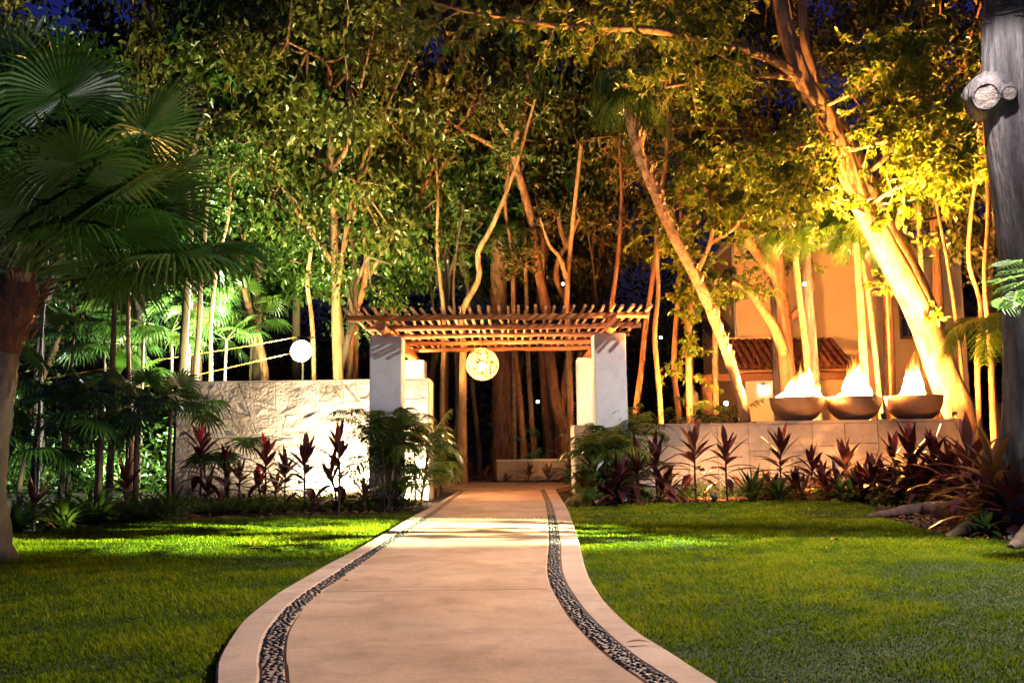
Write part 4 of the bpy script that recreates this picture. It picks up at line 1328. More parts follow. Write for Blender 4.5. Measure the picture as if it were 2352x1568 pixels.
for k, (pts, r0, r1, bk, lab) in enumerate([
    ([(1203, 1035, 31.5), (1195, 930, 31.5), (1184, 820, 31.5), (1180, 720, 31.5), (1176, 580, 31.5)], 8, 5, "bark_red", "slender reddish trunk right beside the massive trunk in the gateway"),
    ([(1226, 1035, 32), (1220, 940, 32), (1213, 820, 32), (1210, 700, 32), (1205, 560, 32)], 6.5, 5, "bark_warm", "slender pale trunk left of the little white lamp in the gateway"),
    ([(1262, 1020, 32.6), (1250, 930, 32.6), (1244, 830, 32.6), (1240, 700, 32.6)], 8.5, 6, "bark_red", "brown trunk right of the little white lamp in the gateway"),
    ([(1100, 1030, 32), (1090, 930, 32), (1083, 850, 32), (1078, 700, 32)], 6, 4, "bark_dark", "dark slim trunk under the globe lamp"),
    ([(1048, 1030, 31), (1050, 900, 31), (1046, 760, 31)], 5, 4, "bark_dark", "dark trunk left of the globe lamp, beyond the court"),
    ([(1018, 1020, 30), (1016, 900, 30), (1020, 740, 30), (1012, 650, 30), (1004, 560, 30)], 7, 4, "bark_warm", "tan curving trunk behind the left third of the pergola roof"),
    ([(1062, 1000, 29), (1064, 800, 29), (1062, 715, 29), (1100, 640, 29), (1098, 580, 29), (1130, 520, 29)], 11, 5, "bark_warm", "stout crooked trunk behind the pergola roof left of its middle"),
    ([(800, 980, 29), (806, 760, 29), (826, 690, 29), (838, 640, 29), (836, 520, 28.8)], 11, 7, "bark_red", "dark red trunk above the left front post"),
    ([(815, 980, 29.6), (822, 700, 29.6), (850, 630, 29.4), (886, 570, 29.2)], 8, 5, "bark_red", "slanting branch like trunk right of the dark red trunk above the left post"),
    ([(722, 980, 27.5), (718, 760, 27.5), (706, 650, 27.5), (712, 590, 27.3), (722, 520, 27)], 7, 5, "bark_warm", "white lit trunk standing right above the floodlight"),
    ([(255, 1010, 21), (258, 850, 21), (262, 740, 21), (266, 660, 21), (268, 560, 21)], 8, 6, "bark_dark", "left of the two slim dark trunks between the fan palm and the wall"),
    ([(302, 1010, 20), (298, 900, 20), (294, 760, 20), (297, 660, 20), (300, 560, 20)], 6, 5, "bark_red", "thin reddish trunk left of the wall, beside the slim dark one"),
    ([(410, 1000, 22.5), (418, 870, 22.5), (424, 760, 22.5), (430, 660, 22.5), (436, 540, 22.5)], 12, 10, "bark_dark", "thick black trunk just beyond the wall's left end"),
    ([(446, 1000, 23), (450, 850, 23), (456, 760, 23), (462, 650, 23), (470, 540, 23)], 8, 6, "bark_dark", "second dark trunk just above the wall's left end"),
    ([(482, 980, 24), (484, 850, 24), (484, 740, 24), (492, 660, 24), (500, 600, 24)], 6, 4, "bark_warm", "pale slim trunk above the left part of the stone wall"),
    ([(90, 1000, 19), (94, 800, 19), (104, 660, 19), (110, 560, 19)], 4.5, 4, "bark_grey", "very thin grey trunk close to the fan palm's trunk"),
    ([(1460, 970, 26), (1474, 840, 26), (1484, 740, 26), (1496, 660, 26), (1508, 560, 26)], 8, 6, "bark_red", "leaning red trunk touching the pergola's right roof corner"),
    ([(1518, 960, 25), (1510, 850, 25), (1504, 760, 25), (1512, 670, 25), (1508, 560, 25), (1514, 460, 25)], 7, 5, "bark_warm", "amber lit trunk right of the pergola's right front post"),
    ([(1560, 960, 27), (1548, 840, 27), (1556, 700, 27), (1566, 560, 27)], 8, 5, "bark_red", "brown trunk left of the green palm frond by the porch post"),
    ([(2150, 960, 28), (2145, 800, 28), (2148, 640, 28), (2150, 460, 28)], 9, 6, "bark_red", "brown trunk standing close against the house's right part"),
    ([(2045, 960, 28), (2043, 820, 28), (2038, 640, 28), (2030, 560, 28)], 15, 12, "bark_red", "thick brown trunk in front of the house between second and third bowls"),
    ([(2048, 950, 25), (2044, 850, 25), (2036, 640, 25), (2032, 560, 25)], 4, 3.5, "bark_red", "thin straight red stem between the second and third fire bowls"),
    ([(2220, 960, 24), (2198, 750, 24), (2172, 580, 24), (2150, 460, 24), (2140, 330, 24)], 5, 4, "bark_warm", "thin yellow lit stem right of the leaning trunks"),
    ([(2250, 980, 22), (2245, 830, 22), (2252, 700, 22), (2225, 600, 22), (2232, 470, 22)], 7, 5, "bark_warm", "amber stem right of the third fire bowl, nearer the grey trunk"),
    ([(2282, 980, 21), (2275, 800, 21), (2262, 640, 21), (2270, 480, 21), (2262, 260, 21), (2270, 60, 21)], 8, 5, "bark_red", "reddish stem running up along the big grey trunk"),
]):
    (ua, va, ya), (ub, vb_, yb) = pts[-2], pts[-1]
    g_ = (ub - ua) / max(40, abs(va - vb_))
    if vb_ > 200:
        pts = pts + [(ub + g_ * 120 + (k % 3 - 1) * 12, vb_ - 130, yb - .2), (ub + g_ * 200 - (k % 4 - 1.5) * 16, vb_ - 290, yb - .4)]
    trunk_tree([(pts, r0, r1 * .6)], lab, bk, "slim_tree", "bare slim trunks behind the garden", "canopy_brown" if k % 2 else "canopy", dict(n=0, n0=9, leaf=12, ll=.17, lw=.045, **{"from": .78}), seed=20 + k)

# brown spreading tree in front of the house
trunk_tree([
    ([(1812, 900, 26.5), (1806, 830, 26.5), (1800, 710, 26.5), (1786, 640, 26.5), (1742, 584, 26.3), (1716, 548, 26), (1690, 480, 25.8)], 24, 10),
    ([(1796, 690, 26.5), (1790, 620, 26.4), (1782, 550, 26.2), (1770, 455, 26), (1762, 330, 26)], 15, 8),
    ([(1802, 810, 26.4), (1778, 752, 26), (1746, 702, 25.6), (1716, 662, 25.2), (1680, 646, 25)], 13, 7),
    ([(1806, 740, 26.6), (1850, 690, 26.8), (1862, 640, 27), (1800, 590, 27)], 9, 5),
], "brown spreading tree forking in front of the ochre house", "bark_red", "spreading_tree", None, "yellowleaf", dict(n=10, n0=8, leaf=10, ll=.16, lw=.042, **{"from": .8}), seed=60)
# rounded leafy crown between the peeling palm and the house
tt_ = trunk_tree([
    ([(1585, 960, 25.5), (1582, 800, 25.5), (1590, 660, 25.5), (1630, 560, 25.3), (1650, 460, 25)], 9, 5),
    ([(1590, 640, 25.5), (1560, 560, 25.2), (1545, 470, 25)], 6, 3),
    ([(1630, 560, 25.3), (1690, 520, 25), (1725, 470, 24.8)], 6, 3),
    ([(1640, 500, 25.2), (1620, 430, 25), (1600, 380, 24.8)], 5, 3),
    ([(1650, 470, 25), (1690, 420, 24.8), (1700, 390, 24.6)], 5, 3),
], "yellow green leafy tree right of the peeling palm trunk", "bark_warm", "leafy_tree", None, "yellowleaf", dict(n=26, n0=30, leaf=14, ll=.17, lw=.05, L=(.5, 1.1), droop=1.1, sub=1, **{"from": .35}), seed=61)

# ------------------------------------------------------------------ palms on the right
def feather_palm(pts, r0, r1, nfr, L, label, seed, bark="palm_bark", sag=.75, mat="palmleaf", group="feather palms behind the fire bowls", droop=.5, ll=.5):
    rg = np.random.default_rng(seed)
    b = at(*pts[0]); o = np.array([b[0], b[1], 0.0])
    t = thing("feather_palm", label, "palm", o, 0, group)
    w = np.array([at(*p) for p in pts]) - o; w[0][2] = -.1
    trunk_mesh(w, px(r0, pts[0][2]), px(r1, pts[-1][2]), 10, 30, .02, rg, .3).build("trunk", MT[bark], t, True)
    tp = w[-1]
    mb = MB(); tube(mb, [tp - (0, 0, .05), tp + (0, 0, .25), tp + (0, 0, .6)], [px(r1, pts[-1][2]) * 1.05, px(r1, pts[-1][2]) * .95, .03], 9); mb.build("crownshaft", MT["broadgreen"], t, True)
    for i in range(nfr):
        mb = MB()
        pinnate_frond(mb, tp + (0, 0, .35), i * 2.4 + rg.normal(0, .25), rg.uniform(.25, 1.25), L * rg.uniform(.8, 1.1), rg, 34, ll, .02, sag * rg.uniform(.7, 1.2), rg.uniform(.2, .8), droop, .016)
        mb.build("frond", MT[mat], t)
    return t


feather_palm([(1992, 960, 24), (1985, 850, 24), (1974, 660, 24), (1966, 556, 24)], 10, 8, 10, 2.1, "palm with a fat orange stem behind the middle fire bowl", 301)
feather_palm([(2028, 960, 24.4), (2014, 850, 24.4), (1994, 680, 24.4), (1980, 598, 24.4)], 6, 5, 8, 1.8, "thin palm leaning right behind the middle fire bowl", 302)
feather_palm([(1872, 960, 25), (1868, 860, 25), (1860, 740, 25), (1852, 640, 25), (1850, 520, 25)], 15, 11, 12, 2.3, "palm whose trunk carries the little white lamp, behind the nearest bowl", 303, "bark_grey")
feather_palm([(1866, 960, 24), (1852, 820, 24), (1836, 680, 24), (1826, 580, 24)], 7.5, 6.5, 8, 1.6, "orange slim palm just left of the palm with the lamp", 304)
feather_palm([(1785, 940, 29.5), (1775, 600, 29.5), (1771, 380, 29.5)], 10, 7, 12, 2.6, "tall dark headed palm in front of the blue sky gap", 305, "bark_grey")
feather_palm([(2130, 960, 25.5), (2120, 700, 25.5), (2110, 470, 25.5)], 8, 6, 10, 2.6, "palm with long hanging fronds right of the leaning trunks", 306)
feather_palm([(1182, 1000, 32.2), (1180, 800, 32.2), (1178, 690, 32.2), (1178, 575, 32.2)], 5, 4.5, 9, 1.9, "slender palm above the pergola roof left of the forked orange tree", 307, mat="arecaleaf", group="slender palms")
feather_palm([(1640, 960, 28.5), (1642, 800, 28.5), (1646, 700, 28.5)], 8, 7, 10, 2.1, "dark palm in front of the house's left corner", 308)
feather_palm([(2330, 1010, 17.5), (2320, 900, 17.5), (2312, 790, 17.5)], 7, 6, 11, 1.9, "green palm arching in front of the leaning trunks beside the grey trunk", 309, mat="arecaleaf")

# peeling palm with old leaf bases and a hanging head of fans
rg = np.random.default_rng(44)
pts = [(1716, 985, 21.5), (1692, 880, 21.5), (1652, 760, 21.5), (1600, 640, 21.4), (1550, 545, 21.3), (1500, 430, 21.2), (1466, 340, 21.1), (1447, 260, 21), (1440, 190, 21)]
b = at(*pts[0]); o = np.array([b[0], b[1], 0.0])
pp = thing("peeling_palm", "leaning palm with peeling rough trunk and a shaggy dark head", "palm", o)
w = np.array([at(*p) for p in pts]) - o; w = np.vstack([[w[0][0] + .12, w[0][1], -.1], w])
trunk_mesh(w, px(11, 21.5), px(14, 21), 12, 60, .07, rg, .3).build("trunk", MT["palm_bark"], pp, True)
sp = spline(w, 200)
boot = MB()
for i in range(60, 196, 2):
    for q in range(3):
        a = rg.uniform(0, 2 * PI); r = px(12, 21.3)
        p0 = sp[i] + np.array([math.cos(a), math.sin(a), 0]) * r * .8
        ln = rg.uniform(.08, .2) * (1 + (i > 150) * .8)
        d = np.array([math.cos(a) * .45, math.sin(a) * .45, 1.0])
        sd = np.array([-math.sin(a), math.cos(a), 0]) * rg.uniform(.03, .055)
        boot.add([p0 - sd, p0 + sd, p0 + sd * .5 + d * ln, p0 - sd * .5 + d * ln, p0 - sd + (math.cos(a) * .015, math.sin(a) * .015, 0), p0 + sd + (math.cos(a) * .015, math.sin(a) * .015, 0)],
                 [(4, 5, 2, 3), (0, 3, 2, 1), (0, 1, 5, 4), (1, 2, 5), (0, 4, 3)], .5)
tag(boot.build("leaf_bases", MT["palm_bark"], pp), kind="stuff")
for i in range(17):
    mb = MB()
    fan_frond(mb, w[-1] + rg.normal(0, .04, 3), i * 2.4 + rg.normal(0, .2), rg.uniform(-.9, 1.0), rg.uniform(.35, .75), rg.uniform(.6, .85), rg, 30, rg.uniform(.35, .8), 130, rg.uniform(.1, .6), .012, .3)
    mb.build("frond", MT["palmleaf"], pp)

# ================================================================== BIG FAN PALM, LEFT FOREGROUND
rg = np.random.default_rng(55)
FY_ = 9.45
pts = [(-12, 1290), (-26, 1093), (-6, 930), (8, 810), (22, 740), (44, 680), (52, 615)]
b = at(-12, 1285, FY_); o = np.array([b[0], b[1], 0.0])
fpalm = thing("fan_palm", "large fan palm filling the upper left corner, red fibre under its head", "palm", o)
w = np.array([at(u, v, FY_) for u, v in pts]) - o; w[0][2] = -.05
trunk_mesh(w[:5], px(38, FY_), px(33, FY_), 16, 40, .05, rg, .35).build("trunk", MT["bark_black"], fpalm, True)
mb = MB(); tube(mb, spline(w[3:], 16), px(1, FY_) * np.array([34, 35, 37, 41, 44, 46, 47, 47, 46, 45, 43, 40, 37, 33, 27, 18]), 16, rough=.06, rng=rg)
hd = mb.build("fibre_head", MT["fibre"], fpalm, True)
mb = MB()
for q in range(70):
    a = rg.uniform(0, 2 * PI); i = rg.uniform(.1, .95)
    c = spline(w[3:], 40)[int(i * 39)]
    p0 = c + np.array([math.cos(a), math.sin(a), 0]) * px(50, FY_)
    L = rg.uniform(.08, .2)
    tube(mb, [p0, p0 + (math.cos(a) * L * .4, math.sin(a) * L * .4, L * .7), p0 + (math.cos(a) * L * .9, math.sin(a) * L * .9, L)], [.016, .012, .004], 4)
tag(mb.build("leaf_bases", MT["fibre"], fpalm), kind="stuff")
top = w[-1]
HERO = [  # picture angle (deg from right, up), turn towards the camera, stalk, blade
    (62, -.5, 1.35, 1.0), (84, -.3, 1.5, 1.05), (46, -.4, 1.45, 1.05), (33, .1, 1.55, 1.1), (22, -.3, 1.45, 1.05), (14, .3, 1.3, 1.0),
    (105, .2, 1.5, 1.0), (128, -.2, 1.4, 1.0), (150, .3, 1.3, 1.0), (70, .6, 1.5, 1.0), (42, .8, 1.5, 1.0), (26, 1.0, 1.3, 1.0),
    (60, -1.1, 1.2, .95), (36, -1.1, 1.15, .9), (20, -.9, 1.1, .9), (12, .9, 1.05, .9), (95, -1.0, 1.3, 1.0), (140, -1.0, 1.2, .9), (165, .0, 1.3, 1.0),
    (75, 1.2, 1.5, 1.0), (115, 1.1, 1.4, 1.0), (30, -.6, 1.85, 1.0), (54, .3, 2.0, 1.0), (18, .5, 1.8, 1.05), (72, -.1, 2.1, 1.05), (44, -.8, 1.7, 1.0),
    (10, -.1, 1.65, .95), (16, .2, 2.0, .95), (90, .5, 2.1, 1.0), (39, .3, 1.25, .9), (60, .9, 1.9, 1.0), (80, -.6, 1.9, 1.0),
    (76, .3, 2.3, 1.0), (64, -.6, 2.25, 1.0), (92, -.2, 2.35, 1.0), (50, -.1, 2.2, 1.0), (84, .9, 2.3, 1.0), (57, .7, 2.2, .95)]
for (el, dep, lp, rb) in HERO:
    e = R(el)
    vx, vz, vy = math.cos(e), math.sin(e), math.sin(dep) * .9
    d = np.array([vx, vy, vz]); d /= np.linalg.norm(d)
    mb = MB()
    fan_frond(mb, top + rg.normal(0, .04, 3) - (0, 0, .1), math.atan2(d[1], d[0]), math.asin(d[2]) + .10, lp, rb * .98, rg, 48, rg.uniform(.10, .34), 150, rg.uniform(.2, .8), .016, .15)
    mb.build("frond", MT["palmleaf"], fpalm)

# a second head of fans, cut by the photo's left edge
o2 = at(-60, 420, 11.0)
fp2 = thing("fan_palm", "second fan palm half cut off by the photo's left edge, behind the large one", "palm", (o2[0], 11.0, 0))
mb = trunk_mesh([(0, 0, -.05), (.05, 0, 1.5), (0, 0, o2[2])], .15, .13, 12, 24, .03, rg, .3); mb.build("trunk", MT["bark_dark"], fp2, True)
for i in range(18):
    mb = MB()
    fan_frond(mb, (0, 0, o2[2]), i * 2.4 + rg.normal(0, .2), rg.uniform(-.1, 1.3), rg.uniform(1.0, 1.6), .95, rg, 36, rg.uniform(.3, .6), 145, rg.uniform(.2, .7), .014, .22)
    mb.build("frond", MT["palmleaf"], fp2)

# ------------------------------------------------------------------ understorey fan palms on the left
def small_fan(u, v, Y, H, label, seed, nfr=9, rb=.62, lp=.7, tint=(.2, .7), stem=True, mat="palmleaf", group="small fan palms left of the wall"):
    rg = np.random.default_rng(seed)
    p = at(u, v, Y)
    t = thing("fan_palmetto", label, "palm", (p[0], p[1], 0), rg.uniform(0, 6), group)
    h = max(.25, p[2])
    mb = trunk_mesh([(0, 0, -.05), (rg.normal(0, .04), rg.normal(0, .04), h * .5), (0, 0, h)], .05, .04, 8, 10, .04, rg, .2); mb.build("trunk", MT["bark_dark"], t, True)
    for i in range(nfr):
        mb = MB()
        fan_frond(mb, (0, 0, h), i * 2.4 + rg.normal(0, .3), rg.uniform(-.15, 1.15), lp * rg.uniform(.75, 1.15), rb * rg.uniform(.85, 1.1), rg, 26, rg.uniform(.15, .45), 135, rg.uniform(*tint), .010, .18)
        mb.build("frond", MT[mat], t)
    return t


small_fan(330, 740, 24.5, 0, "bright lit small fan palm between the two slim dark trunks", 401, 10, .75, .8)
small_fan(240, 790, 25, 0, "pale lit fan palm behind the slim trunks, left of the brightest one", 402, 10, .75, .9)
small_fan(395, 760, 25.5, 0, "lit fan palm beside the thick black trunk at the wall's end", 403, 9, .7, .8)
small_fan(170, 760, 24, 0, "lit fan palm right of the large palm's trunk", 404, 9, .7, .8)
small_fan(300, 880, 23, 0, "mid height fan palm in the shade right of the large palm", 405, 9, .7, .75)
small_fan(520, 780, 27, 0, "fan palm showing above the stone wall left of the floodlight", 406, 9, .8, .9)
small_fan(580, 720, 28, 0, "fan palm above the wall close to the floodlight", 407, 9, .8, .9)
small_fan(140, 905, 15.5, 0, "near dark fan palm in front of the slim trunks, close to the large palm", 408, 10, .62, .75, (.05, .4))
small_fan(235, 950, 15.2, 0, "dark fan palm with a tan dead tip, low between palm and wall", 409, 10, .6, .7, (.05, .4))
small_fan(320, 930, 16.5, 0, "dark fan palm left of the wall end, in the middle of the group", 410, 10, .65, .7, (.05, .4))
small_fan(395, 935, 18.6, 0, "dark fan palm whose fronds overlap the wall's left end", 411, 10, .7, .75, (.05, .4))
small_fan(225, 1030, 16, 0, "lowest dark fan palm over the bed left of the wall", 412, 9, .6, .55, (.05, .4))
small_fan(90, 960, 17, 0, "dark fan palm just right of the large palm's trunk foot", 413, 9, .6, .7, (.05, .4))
small_fan(525, 1025, 18.4, 0, "single small fan palm in front of the stone wall", 414, 5, .55, .45, (.1, .4))
small_fan(60, 1040, 15, 0, "low fan palm half behind the large palm's trunk", 415, 8, .6, .6, (.05, .4))
small_fan(440, 690, 26, 0, "tall fan palm behind the second dark trunk at the wall's end", 416, 10, .8, .9)

# ================================================================== BIG GREY TRUNK, RIGHT FOREGROUND
GY = 11.5
t0 = at(2400, 1200, 11.5)
grey = thing("buttress_tree", "big grey trunk with sawn branch stubs along the photo's right edge", "tree", (t0[0], GY, 0))
o = np.array([t0[0], GY, 0.0])
path_ = [(2410, 1200), (2385, 1080), (2366, 960), (2360, 820), (2354, 640), (2342, 480), (2328, 340), (2320, 215), (2318, 120), (2320, 40), (2326, -60), (2330, -200), (2340, -420)]
w = np.array([at(u, v, GY) for u, v in path_]) - o; w[0][2] = -.1
rr = np.array([105, 78, 54, 50, 50, 54, 60, 64, 60, 57, 58, 62, 62])
sp = spline(w, 70); r_ = np.interp(np.linspace(0, 1, 70), np.linspace(0, 1, 13), rr)
mb = MB(); n = 26
tube(mb, sp, px(1, GY) * r_, n, rough=.012, rng=rg)
v = mb.v[0].reshape(70, n, 3)
a = np.linspace(0, 2 * PI, n, endpoint=False)
for i in range(70):
    z = sp[i][2]
    f = .38 * math.exp(-max(z, 0) / .6)
    v[i] = sp[i] + (v[i] - sp[i]) * (1 + f * np.cos(a * 5 + .6)[:, None] + .03 * np.sin(a * 3 + z * 1.5)[:, None])
mb.v[0] = v.reshape(-1, 3)
mb.build("trunk", MT["bark_grey"], grey, True)


def stub(u, v, Y, du, dv, dy, r, L, ring):
    p = at(u, v, Y) - o
    d = np.array([du, dy, dv]); d /= np.linalg.norm(d)
    mb = MB(); tube(mb, [p - d * L * 1.8, p - d * L * .9, p - d * L * .35, p - d * .015, p], [r * 2.1, r * 1.55, r * 1.18, r * 1.05, r * .96], 22, rough=.06, rng=rg)
    lim = mb.build("branch_stub", MT["bark_grey"], grey, True)
    mb = MB(); tube(mb, [p - d * .004, p + d * .012], [r * .84, r * .82], 18); mb.build("cut_face", MT["cutwood"], lim)
    dd, s1, s2 = frame(d)
    t = np.linspace(0, 2 * PI, 25)
    mb = MB(); tube(mb, p + d * .006 + (np.cos(t)[:, None] * s1 + np.sin(t)[:, None] * s2) * r * .93, r * .10 * (1 + .3 * np.sin(t * 5)), 6); mb.build("bark_rim", MT["bark_grey"], lim, True)


stub(2266, 222, GY - .25, -.75, -.3, -.8, px(31, GY), .15, 1)
stub(2318, 214, GY - .40, -.12, -.18, -1, px(17, GY), .09, 1)
# swollen, torn bark collar near the top
mb = MB()
for q in range(46):
    a = rg.uniform(PI * .85, PI * 2.15); rad = px(57, GY)
    c = at(2319, rg.uniform(26, 58) + 10 * math.sin(a * 3), GY) - o
    tg = np.array([-math.sin(a), math.cos(a), 0]); out_ = np.array([math.cos(a), math.sin(a), 0])
    p0 = c + out_ * rad
    L = rg.uniform(.05, .16)
    tube(mb, spline([p0 - tg * L, p0 + out_ * rg.uniform(.01, .035) + (0, 0, rg.normal(0, .015)), p0 + tg * L - (0, 0, rg.uniform(0, .04))], 6), [.006, .016, .022, .022, .015, .005], 6, rough=.2, rng=rg)
tag(mb.build("torn_bark", MT["bark_grey"], grey, True), kind="stuff")


# buttress roots
def root(pts, r, label=None):
    w_ = np.array([gnd(u, v, 0) for u, v in pts]) - o
    m = 22
    p = spline(w_, m); s = np.linspace(0, 1, m)
    rad = np.interp(s, np.linspace(0, 1, len(r)), r)
    p[:, 2] = rad * .25
    mb = MB(); tube(mb, p, rad, 14, rough=.05, rng=rg)
    mb.v[0][:, 2] *= 1.0
    mb.build("buttress_root", MT["bark_black"], grey, True)


root([(2400, 1205), (2310, 1195), (2200, 1186), (2120, 1176), (2050, 1182), (1990, 1187)], [.34, .28, .20, .13, .09, .03])
root([(2420, 1225), (2350, 1205), (2290, 1205), (2240, 1216), (2200, 1228), (2172, 1236)], [.46, .34, .22, .13, .08, .03])
root([(2410, 1212), (2392, 1232), (2352, 1250), (2322, 1262)], [.30, .22, .13, .04])
mb = MB(); n = 18
sp = spline(np.array([gnd(u, v) for u, v in [(2150, 1170), (2230, 1175), (2330, 1190), (2420, 1200)]]) - o, 14)

# split-leaf plant climbing on the grey trunk
def split_leaf(mb, p, d, up, L, W, rg, tint=.5):
    """a broad leaf cut into fingers"""
    d, s, n = frame(d, rg.normal(0, .2)); k = 7
    for side in (-1, 1):
        for i in range(k):
            f0 = i / k
            c0 = p + d * L * (f0 * .9); c1 = p + d * L * (f0 * .9 + .075)
            ln = W * math.sin((f0 * .8 + .18) * PI) ** .7
            t = s * side + d * (.25 + .5 * f0)
            e0 = c0 + t * ln - np.array([0, 0, .25 * ln]); 
            m0 = c0 + t * ln * .55 + n * .02; m1 = c1 + t * ln * .55 + d * .02 * L + n * .02
            mb.add([c0, m0, e0, m1, c1], [(0, 1, 2, 3, 4)] if side > 0 else [(4, 3, 2, 1, 0)], tint + rg.normal(0, .1))
    tube(mb, [p - d * L * .02, p + d * L * .97 - (0, 0, .02)], [.012, .003], 4, min(1, tint + .3))


mo = at(2345, 700, 9.2)
mon = thing("monstera_plant", "glossy split leaf plant climbing on the big grey trunk", "climbing plant", (mo[0], mo[1], 0))
mb = MB(); tube(mb, [(0.1, .1, 0), (.12, .1, mo[2] * .5), (.1, .1, mo[2])], [.02, .018, .012], 6); mb.build("stem", MT["bark_dark"], mon, True)
for i, (u, v) in enumerate(((2330, 600), (2310, 640), (2335, 670), (2350, 620), (2318, 690), (2355, 690), (2345, 650))):
    p = at(u, v, 9.1 + .12 * (i % 3)) - np.array([mo[0], mo[1], 0])
    mb = MB(); split_leaf(mb, p, np.array([-.7 + .2 * (i % 3), -.4, -.25 + .1 * (i % 2)]), None, .34, .17, rg, .5); tube(mb, [(.1, .1, p[2] + .05), p], [.008, .006], 4, .6)
    mb.build("leaf", MT["canopy"], mon)

# ================================================================== BEDS
# along the stone wall
cordyline(455, 948, 1172, "tall cordyline with a bright pink shoot at the stone wall's far left end", MAR, 24, 1, True, 1.05)
cordyline(478, 1075, 1170, "low maroon cordyline at the foot of the pink tipped tall one", MAR, 18, 1, False, .9)
cordyline(550, 1040, 1166, "short cordyline between the small fan palm and the middle of the stone wall", MAR, 18, 1, False, .85)
cordyline(608, 985, 1166, "cordyline with red upright tips, third tall one from the stone wall's left end", MAR, 24, 2, True, 1.0)
cordyline(634, 1068, 1166, "leggy low cordyline below the red tipped one by the stone wall", MAR, 16, 1, False, .95)
cordyline(700, 985, 1184, "single stemmed cordyline silhouetted on the brightest part of the stone wall", MAR, 20, 1, False, 1.0)
cordyline(775, 955, 1184, "thin double headed cordyline nearest the left front post", MAR, 20, 2, False, 1.0)
cordyline(515, 1010, 1170, "dark cordyline partly behind the small fan palm by the stone wall", MAR, 20, 1, False, .9)
cordyline(655, 1020, 1172, "dark cordyline filling the gap left of the silhouetted single stem by the stone wall", MAR, 20, 1, False, .9)
cordyline(836, 1085, 1170, "small cordyline crowded against the left front post", BRZ, 16, 1, False, .8)
cordyline(72, 1090, 1215, "dim cordyline beside the large fan palm's trunk", MAR, 18, 1, False, .8)
cordyline(285, 1040, 1190, "dim reddish cordyline under the dark fan palms", MAR, 18, 1, False, .9)
strap_bush(40, 1130, 1222, "bright green broad leaved clump at the foot of the large fan palm", MT["broadgreen"], 22, w=.04)
strap_bush(150, 1125, 1210, "dark strap leaved bush at the lawn edge left of the fern bush", MT["arecaleaf"], 30)
strap_bush(215, 1105, 1205, "tall green bush at the lawn edge in the middle of the left bed", MT["arecaleaf"], 40, w=.035)
strap_bush(330, 1110, 1196, "shaded green bush between the dark fan palms and the wall", MT["arecaleaf"], 30)
strap_bush(385, 1110, 1190, "shaded green bush just left of the stone wall's end", MT["arecaleaf"], 30)
for k, (u, v, Y, H, ns, lab) in enumerate([
    (885, 1165, 17.4, 2.75, 8, "dark clumping palm in front of the left front post"),
    (955, 1160, 18.5, 2.4, 6, "clumping palm with black fronds against the bright end of the stone wall"),
    (1385, 1150, 17.9, 1.7, 6, "clumping palm at the left side of the right front post"),
    (1445, 1150, 18.6, 2.4, 6, "larger clumping palm arching over the low wall by the right front post")]):
    g = gnd(u, v); p = at(u, v, Y)
    areca((p[0], Y, 0), H, ns, 7, lab, 500 + k, .3, .95)
areca((at(1515, 960, 22.2)[0], 22.2, 0), 2.2, 4, 6, "bright green palm behind the low wall right of the pergola", 510, .35, 1.1)
areca((at(1640, 960, 22.3)[0], 22.3, 0), 3.3, 2, 7, "palm with one bright green frond left of the peeling palm trunk", 511, .3, 1.5)
areca((at(1000, 1130, 22.0)[0], 22.0, 0), 1.5, 3, 5, "green palm behind the right end of the stone wall", 512, .35, .9)
